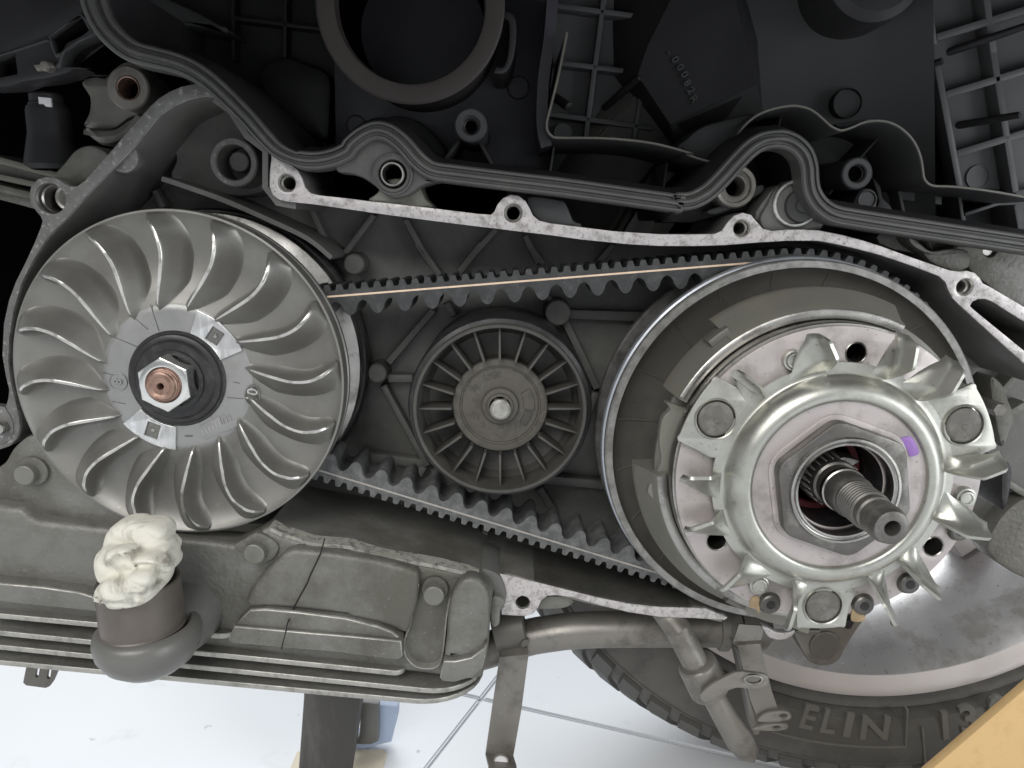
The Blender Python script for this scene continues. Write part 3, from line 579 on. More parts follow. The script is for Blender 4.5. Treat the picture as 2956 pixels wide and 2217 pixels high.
for p in bb.data.polygons:
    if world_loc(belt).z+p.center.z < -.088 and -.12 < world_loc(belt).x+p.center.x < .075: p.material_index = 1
csec = [(.38, YB0-.25), (-.38, YB0-.25), (-.38, YB0+.3), (.38, YB0+.3)]
ribbon('cord_line', 'cord', pts[:NS//2:4], csec, False, belt)
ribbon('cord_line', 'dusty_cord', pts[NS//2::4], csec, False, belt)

# ------------------------------------------------------------------ black backing and air box above the belt case
body = thing('dark_backing_shell', 'added black backing behind the parts, with an unseen overhang for shade', 'added backing', (0, 110, 60))
flat('added_dark_sheet', 'void', [(-420, -75), (-420, 330), (420, 330), (420, -20), (330, -75), (200, -95), (-150, -95)], 108, 112, 1, body)  # added black sheet that keeps the gaps dark
pr_ = [(-105, 78), (-112, 84), (-112, 210), (-60, 300), (108, 328), (108, 324), (-58, 296), (-108, 208), (-106, 86), (60, 128), (60, 124)]  # unseen overhang added to shade the upper parts from the door light
n_ = len(pr_); finish('unseen_shade_panel', from_data([(x, y, z) for x in (-420, 420) for y, z in pr_], [(i, (i+1) % n_, n_+(i+1) % n_, n_+i) for i in range(n_)]+[tuple(range(n_)), tuple(range(n_, 2*n_))]), 'plastic_grey', body, None, 30)
flat('added_dark_sheet_left', 'void', [(-420, -150), (-420, -74), (-150, -74), (-150, -150)], 100, 104, 1, body)

box = thing('air_box', 'bluish black plastic air box panel with round ejector marks and screw posts, above the belt', 'air box', (0, 60, 60))
YB = 58
flat('panel', 'plastic_blue', P(YB, TC, '-90,-150 1345,-150 1325,300 1290,700 1260,900 1310,1000 1300,1110 900,1110 640,1010 600,960 420,800 250,760 180,800 100,900 -70,950'), YB, 66, .6, box)
flat('panel_foot', 'plastic_blue', P(YB+2, TC, '630,1000 940,960 1200,1000 1300,1000 1290,1130 640,1130'), YB+2, 70, .6, box)
for x, y, r in ((1097, 560, 62), (62, 800, 55)):
    c = at(TC, x, y, YB); rr = r/ZK/5.9
    m1 = lathe('ejector_mark', 'plastic_blue', [(0, YB-.1), (rr-.5, YB-.1), (rr-.3, YB-.35), (rr, YB-.35), (rr+.1, YB+.2)], c, box, 40)
    lathe('mark_groove', 'void', [(rr, YB-.05), (rr+.45, YB-.06)], c, m1, 40)
ring_boss('screw_post', 'plastic_grey', at(TC, 793, 800, 16), 6.7, 3.6, 16, 58, box, 4)
lathe('post_sleeve', 'plastic', [(4.0, 17), (3.6, 18), (3.1, 18.2), (2.9, 19.5), (2.1, 20), (2.0, 26)], at(TC, 793, 800, 16), box, 32)
for s in ('725,900 610,1060', '850,905 945,1080'):
    a, b = P(30, TC, s); bar('post_web', 'plastic', a, b, 1.6, 26, 60, box, .4)
ribbon('side_wall', 'plastic_blue', sm(P(20, TC, '1340,-150 1325,60 1310,240 1275,470 1262,700 1268,830 1290,930'), 5), [(1.6, 22), (1.6, 60), (-3, 64), (-3, 22)], parent=box)
flat('panel_step', 'plastic', sm(P(50, TC, '180,800 240,755 330,740 450,770 550,850 640,970 600,1060 480,1000 400,900 320,830'), 3, True), 50, 58, 1, box)

duct = thing('intake_duct', 'wide round brown black rubber intake duct at the top with a dark hole', 'duct', (-40, 13, 84))
DC = (-39.8, 85.0)
lathe('duct_wall', 'duct', [(33.5, 60), (36.4, 15), (37.0, 13.6), (36.2, 13), (30.6, 12.4), (29.6, 12.8), (29.4, 14), (28.8, 18)], DC, duct, 96)
lathe('duct_throat', 'void', [(28.8, 18), (28.4, 40), (27, 104), (0, 104)], DC, duct, 48)
hb = P(30, TC, '1010,105 1050,115 1080,160 1085,260 1070,380 1040,460 1000,495 940,490'); hb2 = P(30, TC, '960,450 1005,450 1030,380 1040,260 1035,170 1000,150')
flat('duct_ear', 'plastic', sm(hb, 4)+sm(hb2, 4), 22, 56, .6, duct)

# tall thin wall (lip) winding across the upper right
lip = thing('airbox_wall', 'thin winding black plastic wall with pale edge, across the upper right', 'air box wall', (60, 30, 30))
lp = sm(P(14, TC, '1408,208 1395,280 1350,500 1300,700 1280,780 1282,830 1310,868 1360,880 1600,882 1800,895 1950,915 2080,945 2212,985',
          TR, '60,985 130,1012 200,1030 240,1030 290,1000 340,930 400,835 450,780 510,735 580,705 660,685 740,676 820,690 880,722 930,765 975,805 1020,828 1055,832 1110,815 1180,785 1250,772 1330,778 1400,805 1470,860 1520,930 1550,1010 1562,1080 1570,1135 1595,1170 1640,1188 1750,1192 1900,1208 2050,1230 2300,1275'), 4)
ribbon('wall_lip', 'plastic_grey', lp, [(.55, 14.3), (.3, 13.8), (-.3, 13.8), (-.55, 14.3), (-1.1, 70), (1.1, 70)], parent=lip)
sk = sm(P(22, TR, '-40,990 20,950 80,880 160,810 280,770 420,735 560,705'), 4)
flat('wall_skirt', 'plastic_grey', sm(P(26, TR, '-10,960 60,880 150,810 280,770 440,730 500,735 430,800 380,880 320,970 260,1030 200,1040'), 3, True), 25, 60, 2, lip)
flat('wall_skirt', 'plastic_grey', sm(P(24, TR, '990,800 1060,785 1180,765 1240,770 1130,810 1060,835'), 3, True), 22, 60, 1.2, lip)
ribbon('lip_edge', 'lip_edge', lp, [(.55, 14), (.35, 13.3), (-.35, 13.3), (-.55, 14)], parent=lip)
for s in ('640,748 618,870', '1265,878 1145,1010', '985,1193 945,1245'):
    a, b = P(40, TR, s); bar('lip_rib', 'plastic_grey', a, b, .7, 36, 72, lip, .2)
for s in ('1325,935 1300,1110', '2050,1040 2025,1215'):
    a, b = P(40, TC, s); bar('lip_rib', 'plastic_grey', a, b, 1.0, 40, 80, lip, .3)

# waffle-ribbed panels
grid = thing('ribbed_panel', 'dark plastic panel with square waffle ribs, right of the intake duct', 'ribbed panel', (30, 80, 100))
YG = 66
flat('panel', 'side', P(YG+7, TC, '1300,-150 2400,-150 2300,300 2000,1000 1990,1250 1290,1250 1250,900'), YG+7, YG+12, .5, grid)
for s in ('1655,-100 1525,900', '2000,-120 1925,290', '1890,560 1835,900', '1870,480 1960,280', '1340,38 2330,170', '1375,405 1860,465', '1290,728 1950,820'):
    a, b = P(YG, TC, s); bar('rib', 'side', a, b, 2.4, YG-1, YG+7.2, grid, .6)
for s in ('1345,590 1425,680', '1670,660 1855,515'):
    a, b = P(YG-8, TC, s); wdt = 4.2 if '1345' in s else 3.2
    p0 = Vector((b[0], YG-16, b[1])); p1 = Vector((a[0], YG+6, a[1]))
    if '1345' in s: p0, p1 = Vector((b[0], YG-6, b[1])), Vector((a[0], YG+6, a[1]))
    tube('locating_pin', 'plastic', [p1, p1+(p0-p1)*.5, p0, p0+(p0-p1)*.02], [wdt/2, wdt/2, wdt/2, wdt/2*.7], grid, 14)
c = at(TC, 1380, 850, YG+6); lathe('ejector_mark', 'side', [(0, YG+4), (4.2, YG+4), (4.5, YG+4.3), (4.6, YG+8)], c, grid, 36)

wedge = thing('wedge_box', 'black plastic wedge shaped box with faint embossed characters, beside the waffle ribs', 'plastic box', (95, 50, 95))
a = [at(TC, 1690, 130, 66), at(TC, 2212+300, 60, 66)]
def poly3(name, m, pts, faces, parent): return finish(name, from_data(pts, faces), m, parent, None, 30)
def p3(tl, x, y, Y): q = at(tl, x, y, Y); return (q[0], Y, q[1])
front = [p3(TC, 1925, 290, 50), p3(TC, 1860, 480, 50), p3(TC, 2068, 795, 44), p3(TR, 500, 535, 44), p3(TR, 355, -60, 50), p3(TC, 2100, -60, 52)]
back = [p3(TC, 1690, 130, 74), p3(TC, 1700, 480, 74), p3(TC, 2110, 960, 66), p3(TR, 545, 720, 66), p3(TR, 520, -60, 90), p3(TC, 1690, -60, 74)]
poly3('wedge_body', 'plastic', front+back, [(0, 1, 2, 3, 4, 5)]+[(i, (i+1) % 6, 6+(i+1) % 6, 6+i) for i in range(6)]+[(6, 7, 8, 9, 10, 11)], wedge)
poly3('wedge_body', 'plastic_grey', [p3(TC, 2068, 797, 44.1), p3(TR, 503, 538, 44.1), p3(TR, 548, 722, 66), p3(TR, 400, 800, 66), p3(TC, 2212, 1010, 66), p3(TC, 2112, 962, 66)], [(0, 1, 2, 3, 4, 5)], wedge)
for ch, x, y in (('-', 2065, 330), ('0', 2100, 380), ('0', 2130, 430), ('0', 2155, 480), ('8', 2170, 535), ('2', 2190, 585), ('R', 2205, 640)):
    text('raised_mark', 'plastic_grey', ch, at(TC, x, y, 47.5), 48.6-(y-330)*.0135, 4.6, -55, wedge, .35)

right = thing('side_cover', 'large dark plastic side cover with tall ribs and pins at the top right corner', 'side cover', (190, 60, 110))
YS = 56
flat('panel', 'side', P(YS+7, TR, '1560,-150 2700,-150 2700,1500 1790,1500 1700,700'), YS+7, YS+12, .5, right)
for s, wd in (('1575,-100 1625,300', 3.2), ('1620,280 1790,1200', 3.2), ('1785,1180 1815,1480', 3), ('1945,-100 2005,350', 3.2), ('2000,330 2145,1230', 3.2), ('1640,245 2400,10', 3.4), ('1700,610 2400,395', 3.4), ('1770,985 2400,790', 3.4), ('2140,1235 2400,1200', 3)):
    a, b = P(YS, TR, s); bar('rib', 'side', a, b, wd, YS-2, YS+7.2, right, .8)
for s in ('1840,290 2205,175', '1900,775 2110,750', '1335,492 1625,415'):
    a, b = P(YS-6, TR, s); p1 = Vector((a[0], YS+8, a[1])); p0 = Vector((b[0], YS-14, b[1]))
    pin = tube('locating_pin', 'plastic', [p1, p1+(p0-p1)*.6, p0], [1.8, 1.7, 1.45], right, 12); pin.data.materials.append(M['side'])
c = at(TR, 1920, 1130, YS+6); lathe('ejector_mark', 'side', [(0, YS+6.6), (5, YS+6.5), (5.1, YS+6.1), (5.5, YS+6.1), (5.6, YS+7.2)], c, right, 40)
# smooth hollow wall between the wedge and the ribbed cover
v = []; f = []
for i in range(25):
    u = i/24
    for z in (250, -10):
        yy = 65-24*u**2.2; q = at(TR, 380+1215*u, 600, yy); v.append((q[0]+(z-80)*-.13*u, yy, z))
for i in range(24): f.append((2*i, 2*i+1, 2*i+3, 2*i+2))
finish('hollow_wall', from_data(v, f), 'plastic_grey', right, None, 60)
c = at(TR, 1075, 662, 57); lathe('ejector_mark', 'plastic', [(6.3, 62), (6.3, 55.6), (6.45, 55.1), (6.6, 55.6), (6.6, 62)], c, right, 40)
lathe('tank_end', 'plastic', [(0, 30), (17, 31), (20.5, 34), (21.5, 40), (21.5, 80)], at(TR, 1270, -200, 34), right, 60)

posts = thing('cover_post', 'grey plastic screw post with round hole, right of the hump in the seal', 'screw post', (150, 30, 30))
ring_boss('post_tube', 'plastic_grey', at(TR, 1148, 1108, 20), 6.5, 3.6, 20, 78, posts, 3)
lathe('post_sleeve', 'plastic_grey', [(3.5, 22.5), (2.9, 23), (2.8, 25), (2.1, 25.4), (2.0, 34)], at(TR, 1148, 1108, 20), posts, 30)
flat('post_pad', 'plastic', sm(P(26, TR, '1130,1330 1140,1260 1165,1215 1215,1200 1265,1225 1275,1290 1250,1345'), 3, True), 26, 70, .8, posts)
lathe('post_plug', 'plastic_grey', [(0, 25.6), (3.2, 25.5), (3.6, 24.8), (4.0, 24.8), (4.1, 26.4)], at(TR, 1212, 1275, 25), posts, 30)
flat('post_fin', 'plastic', sm(P(34, TR, '1240,1140 1290,1190 1300,1260 1350,1310 1365,1360 1260,1350 1280,1280'), 3, True), 33, 70, .6, posts)
tray = thing('airbox_tray', 'black plastic tray with thin dividers under the winding wall, at the right edge', 'tray', (200, 40, 20))
flat('tray_back', 'plastic', P(60, TR, '1330,1190 2400,1230 2400,1600 1330,1440'), 60, 64, .5, tray)
for s in ('1400,1205 1435,1380', '1785,1255 1810,1430', '2140,1310 2170,1480', '1820,1370 2050,1295'):
    a, b = P(44, TR, s); bar('divider', 'plastic_grey', a, b, 1.5, 42, 62, tray, .3)
flat('tray_shelf', 'plastic_grey', P(46, TR, '1420,1215 1690,1255 1690,1310 1430,1275'), 46, 61, .5, tray)

# rubber seal strip
seal = thing('seal_strip', 'long winding black rubber seal strip with ridges above the bright rim', 'rubber seal', (0, -3, 20))
sp_ = sm(P(-4, TL, '560,-150 575,-20 610,90 670,190 760,280 850,335 960,365 1100,400 1220,450 1330,525 1440,625 1560,745 1680,880 1770,965 1880,1015 2000,1030 2120,1010 2212,968',
           TC, '30,925 100,868 180,835 250,845 310,880 370,935 430,1005 490,1060 560,1095 700,1115 900,1140 1150,1170 1400,1200 1700,1242 2000,1285 2150,1305',
           TR, '0,1293 80,1288 150,1262 220,1215 300,1135 390,1035 470,955 540,910 610,892 680,892 740,912 790,950 825,1000 845,1070 850,1150 862,1220 895,1285 950,1340 1020,1375 1120,1395 1400,1440 1700,1485 2000,1530 2400,1590'), 4)
sec = [(3.8, 6), (3.8, -2.5), (3.2, -3.3), (2.4, -3.3), (2.1, -2.2), (1.5, -2.2), (1.2, -4.6), (.5, -5.2), (-.4, -5.2), (-.8, -3.4), (-1.5, -3.4), (-1.9, -4.4), (-2.6, -4.4), (-3.2, -3.6), (-3.4, 6)]
wf = lambda t: 1.35-.55*min(1, t/.25)*1 if t < .25 else (1.0 if t < .75 else 1.05)
ribbon('seal_body', 'rubber', sp_, sec, parent=seal, width=wf, ang=28)
n_l = sp_[:150]
ribbon('seal_wall', 'plastic', sp_, [(3.4, -1.5), (6.5, 8), (6.0, 92), (3.4, 92), (3.2, 5)], parent=seal, ang=30, width=wf)

# rubber mount under the seal hump
mnt = thing('rubber_mount', 'black rubber lug with steel ringed hole below the seal hump, above the bright rim', 'rubber mount', (-60, 5, 25))
mc = at(TC, 300, 1115, 0)
flat('mount_lug', 'rubber', [sm(P(0, TC, '-60,1010 30,960 120,900 200,880 290,900 370,970 430,1050 500,1110 600,1150 560,1165 480,1190 430,1230 380,1255 310,1265 250,1245 190,1195 110,1140 20,1110 -60,1095'), 3, True), circ(mc, 5.2, 32)], -1, 14, 1.5, mnt)
lathe('mount_cup', 'rubber', [(8.0, -.8), (7.8, -2.2), (7.2, -2.4), (6.6, -1.8), (5.6, -1.6), (5.2, 0)], mc, mnt, 48)
lathe('mount_sleeve', 'steel', [(4.7, 6), (4.7, -2.6), (4.4, -3), (3.9, -3), (3.7, -2.6), (3.6, 12)], mc, mnt, 40); lathe('hole_floor', 'void', [(0, 11), (3.7, 11)], mc, mnt, 24)
mnt2 = thing('bushing', 'dusty rubber bushing with dark hole, half hidden under the seal, left of the big washer', 'bushing', (100, 15, 15))
lathe('bushing_body', 'bracket', [(8.6, 22), (8.6, 10), (8, 9), (6.6, 9.4), (6.2, 10.4), (5.4, 10.2), (4.6, 9.6), (4, 10), (3.6, 14), (3.5, 24)], at(TR, 372, 1190, 9), mnt2, 44)
lathe('hole_floor', 'void', [(0, 20), (3.6, 20)], at(TR, 372, 1190, 9), mnt2, 24)
flat('bushing_tab', 'plastic_grey', sm(P(14, TR, '180,1350 300,1300 480,1200 550,1180 540,1230 420,1300 250,1370'), 3, True), 14, 30, 1, mnt2)
flat('bushing_tab', 'plastic', P(22, TR, '-100,1290 450,1200 450,1340 290,1370 180,1400 90,1425 -100,1420'), 22, 40, 1, mnt2)
wsh = thing('big_washer', 'bright steel ring and grey washer with bolt, right of the rubber bushing under the seal', 'washer', (125, 10, 5))
wc = at(TR, 760, 1300, 6)
lathe('washer_ring', 'edge', [(9.4, 14), (9.4, 5.4), (9, 5), (8.2, 5), (7.8, 6), (7.8, 14)], at(TR, 755, 1300, 6), wsh, 50)
lathe('washer_disc', 'plastic_grey', [(0, 3), (2.6, 3.2), (3.1, 4), (3.1, 4.6), (6.4, 4.8), (6.7, 5.4), (6.7, 14)], at(TR, 792, 1312, 6), wsh, 44)
flat('washer_seat', 'cast_dark', sm(P(10, TR, '490,1400 560,1260 640,1190 800,1190 900,1350 915,1460 700,1470'), 3, True), 9, 40, 1, wsh)

# bits behind the rim at the right edge
hng = thing('engine_hanger', 'grey cast hanger with bolt hole behind the rim at the right edge', 'hanger', (210, 30, 0))
flat('hanger_plate', 'cast', [sm(P(20, TR, '1300,1480 1500,1500 1800,1560 2300,1600 2300,2000 1900,1760 1850,1690 1700,1630 1500,1620 1290,1560'), 2, True), circ(at(MR, 2000, 48, 20), 2.9, 24)], 20, 50, 1, hng)
lathe('hanger_bolt', 'steel', [(0, 22), (2.2, 22), (2.8, 23), (2.9, 32)], at(MR, 2000, 50, 20), hng, 24)
flat('hanger_strap', 'cast_pale', sm(P(12, TR, '1460,1500 1530,1550 1600,1600 1700,1590 1720,1605 1640,1625 1560,1610 1480,1560'), 3, True), 10, 40, .8, hng)
lathe('hanger_cup', 'cast_pale', [(7.2, 34), (7.2, 14), (6.7, 13), (6, 14), (5.8, 34)], at(TR, 1712, 1518, 13), hng, 40)
flat('hanger_pad', 'cast', sm(P(14, MR, '1530,0 1600,60 1700,40 1830,45 1865,90 1850,160 1760,180 1600,120'), 3, True), 13, 40, 1.2, hng)

gear = thing('gearbox_casing', 'dull dark gearbox casing with cast ribs behind the clutch at the right edge', 'gearbox', (220, 70, -90))
flat('casing_wall', 'cast_dark', sm(P(66, MR, '1500,200 2000,120 2500,200 2600,1200 2500,1700 2200,1760 2000,1850 1700,1500 1600,900'), 4, True), 66, 80, 3, gear)
for s in ('1850,690 2010,630', '2020,1000 2180,820', '2060,1120 2212,1030', '2050,1500 2212,1600', '2070,570 2190,500'):
    a, b = P(58, MR, s); bar('casing_rib', 'cast', a, b, 4, 56, 67, gear, 1.4)
flat('casing_flange', 'cast', sm(P(50, MR, '1980,860 2060,900 2100,1000 2140,1110 2110,1200 2060,1300 2010,1100'), 3, True), 48, 66, 1.5, gear)
flat('casing_pad', 'cast', sm(P(50, MR, '2050,130 2212,150 2400,250 2400,420 2212,330 2130,360 1950,250 1990,200'), 3, True), 46, 68, 1.5, gear)
lathe('casing_plug', 'bracket', [(0, 30), (3, 30), (3.4, 31), (3.4, 52)], at(MR, 2060, 1070, 30), gear, 6, ang=20)
flat('casing_guard', 'black_metal', sm(P(8, MR, '2075,1440 2120,1410 2140,1480 2110,1659 2075,1700'), 3, True), 8, 40, 1, gear)
flat('casing_foot', 'cast', sm(P(60, BR, '1950,250 2090,-20 2300,-60 2400,420 2212,440'), 3, True), 56, 75, 2, gear)

# engine parts at the upper left
eng = thing('engine_bracket', 'dull cast engine bracket with a copper ringed hole at the upper left', 'bracket', (-190, 40, 60))
flat('bracket_web', 'cast_pale', sm(P(36, TL, '505,520 600,480 660,490 700,450 760,400 850,380 920,440 960,540 960,620 920,700 880,740 820,760 720,830 600,830 520,800 555,720 560,620'), 3, True), 36, 50, 2.5, eng)
flat('bracket_arm', 'cast_pale', sm(P(30, TL, '525,820 620,825 740,820 830,760 930,735 880,830 800,900 700,930 620,910'), 3, True), 28, 50, 3, eng)
ring_boss('bracket_eye', 'bracket', at(TL, 815, 560, 20), 8.7, 4.5, 20, 40, eng, 10)
lathe('eye_sleeve', 'copper', [(4.7, 19.8), (4.5, 19.3), (4.2, 19.4), (4.1, 34)], at(TL, 822, 565, 20), eng, 36)
capt = thing('sensor_boot', 'tapered black rubber boot with white sticker on its cap, far left', 'rubber boot', (-230, 40, 40))
q = at(TL, 290, 850, 40); zt = at(TL, 290, 600, 40)[1]; zb = at(TL, 290, 1050, 40)[1]; z1 = at(TL, 290, 690, 40)[1]
lathe('boot_body', 'plastic', [(0, z1+1.5), (8.2, z1+1), (8.8, z1-1), (9, z1-10), (9.6, zb+11), (11.4, zb+3), (12, zb), (9, zb-2)], (q[0], 44), capt, 40, axis='z')
lathe('boot_cap', 'plastic', [(0, zt+1), (6.2, zt+.8), (6.8, zt), (6.8, zt-3), (7.4, zt-3.6), (7.4, z1+1)], (q[0], 44), capt, 36, axis='z')
c = at(TL, 280, 648, 36); flat('sticker', 'white', [(c[0]-2.6, c[1]-1.7), (c[0]+2.7, c[1]-2.2), (c[0]+2.8, c[1]+1.5), (c[0]-2.5, c[1]+2)], 36.4, 37.6, .1, capt)
rail = thing('frame_rails', 'stack of dull metal frame rails at the left edge below the black boot', 'frame', (-250, 60, 10))
for s, wd, mm, yy in (('-100,1000 380,1125', 3.4, 'olive_light', 50), ('-100,1045 420,1180', 7, 'cast', 54), ('-100,1110 300,1195', 3, 'olive_light', 48), ('-100,1180 260,1265', 3.4, 'cast_pale', 46), ('-100,1215 260,1310', 5, 'cast', 52), ('330,1020 520,1060', 5, 'olive', 52)):
    a, b = P(yy, TL, s); bar('rail', mm, a, b, wd, yy, yy+30, rail, 1)
fair = thing('fairing_bracket', 'black plastic fairing bracket with a square window in the upper left corner', 'bracket', (-250, 20, 110))
flat('bracket_plate', 'plastic', [P(20, TL, '-120,-150 540,-150 550,-20 570,90 625,205 560,230 440,290 400,360 385,425 300,435 230,430 500,425 420,470 300,500 150,520 60,552 -120,560'), P(20, TL, '325,235 355,215 500,110 525,110 570,195 545,215 390,335 360,345'), P(20, TL, '-60,385 90,345 105,470 -60,500')], 20, 34, 1, fair)
flat('window_frame', 'plastic_grey', [sm(P(19, TL, '310,235 350,205 500,95 530,98 590,200 400,350 355,365'), 2, True), P(19, TL, '325,237 355,215 500,110 525,112 570,195 545,215 390,335 360,343')], 18.6, 22, .4, fair)
flat('bracket_lip', 'plastic_grey', P(18.5, TL, '-120,385 0,350 300,250 318,262 -120,400'), 18, 24, .4, fair)
flat('bracket_lip', 'plastic_grey', sm(P(18.5, TL, '590,195 640,215 450,300 400,380 390,430 330,430 375,400 395,330'), 2, True), 18, 26, .5, fair)
lathe('clip_bolt', 'bracket', [(0, 15), (1.6, 15.2), (2.1, 16), (2.1, 20)], at(TL, 287, 420, 16), fair, 20)
flat('clip', 'bracket', P(17, TL, '215,415 330,400 350,430 240,455'), 16.6, 19, .3, fair)
dp = thing('inner_cover', 'faint black ribbed inner cover behind the seal at the upper left', 'inner cover', (-110, 70, 100))
flat('panel', 'plastic', P(82, TL, '600,-150 2150,-150 2150,1000 1500,760 1000,360 640,150'), 82, 88, .5, dp)
for s in ('1495,-100 1495,390', '1830,-100 1822,380', '2140,330 2105,900', '1490,120 2060,190', '1970,515 2115,530'):
    a, b = P(76, TL, s); bar('rib', 'plastic', a, b, 1.8, 74, 82.2, dp, .4)
flat('slant_cover', 'plastic_grey', sm(P(60, TL, '740,-60 1050,-20 1480,200 1380,200 1000,150 980,190 740,85'), 2, True), 58, 80, 2, dp)
lathe('round_plug', 'plastic', [(0, 52), (8, 52), (10, 53), (10.4, 80)], at(TL, 770, -20, 52), dp, 40)
flat('shadow_blob', 'plastic', sm(P(66, TL, '1650,450 1800,360 1950,400 2100,480 2110,700 2080,900 1900,800 1700,620'), 3, True), 66, 80, 3, dp)  # dark lump modelled where a shadow falls

# ------------------------------------------------------------------ finned engine cover below the belt
cov = thing('finned_cover', 'greasy grey cast engine cover with long cooling fins, below the fan and belt', 'engine cover', (-130, 0, -160))
YC = -8
top = P(YC, BL, '-160,-40 60,0 130,2 190,58 240,84 450,106 700,132 1000,182 1300,212 1490,236 1580,190 1640,158 1700,122 1780,165 1900,205 2070,240 2212,252', BC, '120,285 260,318 420,345 560,372 700,402 800,428 870,462 915,510 935,560 925,620 918,700 912,820 905,900 888,1000 868,1090')
bot = P(YC, BC, '800,1105 640,1085 370,1050 0,1010', BL, '2212,1000 1210,880 600,760 0,690 -160,670')
flat('cover_body', 'cast', top+bot, YC, 50, 3, cov, res=3, ang=50)
ribbon('gasket_edge', 'gasket', sm(P(YC+1, BL, '1720,118 1800,160 1900,190 2000,222 2212,240', BC, '100,270 250,312 400,335 560,362 660,385 760,410 840,440'), 4), [(.9, -8.6), (.9, -1), (-.5, -1), (-.9, -8.2)], parent=cov)
flat('cover_back', 'cast', P(8, BL, '-160,600 0,640 1210,830 2212,960', BC, '300,1000 860,1000 850,1090 780,1180 640,1210 0,1150', BL, '2212,1150 1210,1030 0,920 -160,900'), 8, 50, 2, cov)
bl = sm(P(-13, BL, '1880,262 2212,300', BC, '200,332 400,385 452,410 465,470 455,600 420,720 385,800 300,770 200,735 0,690', BL, '2212,680 1900,645 1700,632 1610,640 1565,590 1640,460 1770,330'), 2, True)
flat('cover_bulge', 'cast', bl, -13.5, -5, 2.6, cov, res=3, ang=60)
flat('raised_pad', 'cast', P(-14, BL, '1600,640 1700,634 1900,652 2212,692', BC, '200,742 300,782 345,820 358,870 360,925 330,945 0,905', BL, '2212,900 1850,862 1500,842 1470,822 1500,740'), -15.5, -6, 1.2, cov, face='worn', res=2)  # 'worn' on the pads is a painted edge highlight
flat('raised_pad', 'cast', P(-16, BL, '1505,740 2212,800', BC, '355,835 362,930 335,952 0,912', BL, '2212,908 1500,848 1465,822'), -18, -9, .9, cov, face='worn', res=2)
flat('raised_pad', 'cast', sm(P(-14, BC, '735,460 800,440 862,468 905,530 918,620 908,820 880,905 800,945 650,950 628,930 640,820 652,640 680,530'), 2, True), -15, -6, 2.4, cov, res=3, ang=60)
flat('raised_pad', 'cast', P(-15, BC, '625,952 700,952 800,930 880,870 900,840 890,920 868,1000 800,1055 690,1086 620,1080 600,1060 612,1000'), -18, -8, .9, cov, face='worn', res=2)
flat('raised_pad', 'cast', P(-13, BL, '-160,440 0,465 300,492 520,525 600,548 645,580 625,645 300,612 0,582 -160,565'), -15, -6, 1, cov, face='worn', res=2)
ribbon('channel_edge', 'worn', sm(P(-10, BC, '462,470 440,600 405,740 370,850 385,930 440,990 510,1008 570,1000 605,960 625,850 640,700 660,580 690,520'), 4), [(.35, -12.2), (.3, -6), (-.8, -6), (-.3, -12)], parent=cov)  # painted edge highlight along the channel
# cooling fins: horizontal plates with a rounded front corner
def fin_plate(a, b, yf, yb, rad, th, nm='cooling_fin', m='cast'):
    L = math.dist(a, b); an = math.atan2(b[1]-a[1], b[0]-a[0])
    c = [(0, yb), (0, yf)]+[(L-rad+rad*math.sin(R(t)), yf+rad-rad*math.cos(R(t))) for t in range(0, 91, 10)]+[(L, yb)]
    ol = [(x, -y) for x, y in c]
    # plate lies in the X-Y plane: build upright, tip it over, then turn along the fin
    tf = Matrix.Translation((a[0], 0, a[1])) @ Matrix.Rotation(-an, 4, 'Y') @ Matrix(((1, 0, 0, 0), (0, 0, -1, 0), (0, 1, 0, 0), (0, 0, 0, 1))) 
    return flat(nm, m, ol, -th/2, th/2, .6, cov, face='worn', tf=tf, res=2)
for s, yf, rad in ((('0,690', '1480,828'), -12, 6), (('0,800', '2582,1062'), -12, 5), (('0,890', '3082,1205'), -12, 26), (('0,988', '3075,1275'), -12, 30)):
    a, b = P(yf, BL, *s); dx = b[0]-a[0]; dz = b[1]-a[1]; a = (a[0]-.08*dx, a[1]-.08*dz)
    fin_plate(a, b, yf, 46, rad, 2.6)
ck = sm(P(-13.9, BL, '2072,195 2045,290 1980,430 1955,490 1870,650 1842,760 1815,868'), 4)
tube('crack_line', 'crack', [(x, -13.7 if i < len(ck)*.7 else -17.9, z) for i, (x, z) in enumerate(ck)], .28, cov, 6)
bolt('cover_bolt', 'cast_pale', at(BL, 1645, 252, -9), 4.6, -8.5, cov, 5, 1.2, 'cast', (-.4, -1.2))
flat('bolt_lug', 'cast', sm(P(YC-1, BL, '1490,240 1570,190 1640,155 1720,185 1780,240 1760,310 1700,350 1620,350 1560,300'), 3, True), -9.5, -3, 1, cov)
bolt('cover_bolt', 'cast_pale', at(BC, 566, 515, -9), 4.5, -9, cov, 5, 1.3, 'cast', (-.2, -1))
flat('side_lug', 'cast', sm(P(0, BC, '925,560 990,560 1015,600 985,640 975,735 925,735'), 3, True), -2, 30, 1.4, cov)
flat('edge_strip', 'cast_dark', sm(P(2, BC, '860,385 960,410 1000,470 1020,560 990,650 940,600 930,500'), 3, True), 1, 30, 1, cov)
tb = thing('slotted_tab', 'small dark metal tab with two slots hanging under the fins at the lower left', 'metal tab', (-235, 0, -255))
y = 10
def slot(x, yy):
    a = at(BL, x, yy, y); k = [(-1.1, -2.3), (-.5, -2.9), (.3, -2.6), (1.5, 1.9), (1.2, 2.6), (.2, 2.5)]; return [(a[0]+p, a[1]+q) for p, q in k]
flat('tab_plate', 'olive', [sm(P(y, BL, '190,930 410,950 345,1100 322,1132 298,1142 175,1126 154,1108 158,1085'), 1, True), slot(242, 1040), slot(316, 1050)], y-.9, y+.9, .25, tb)

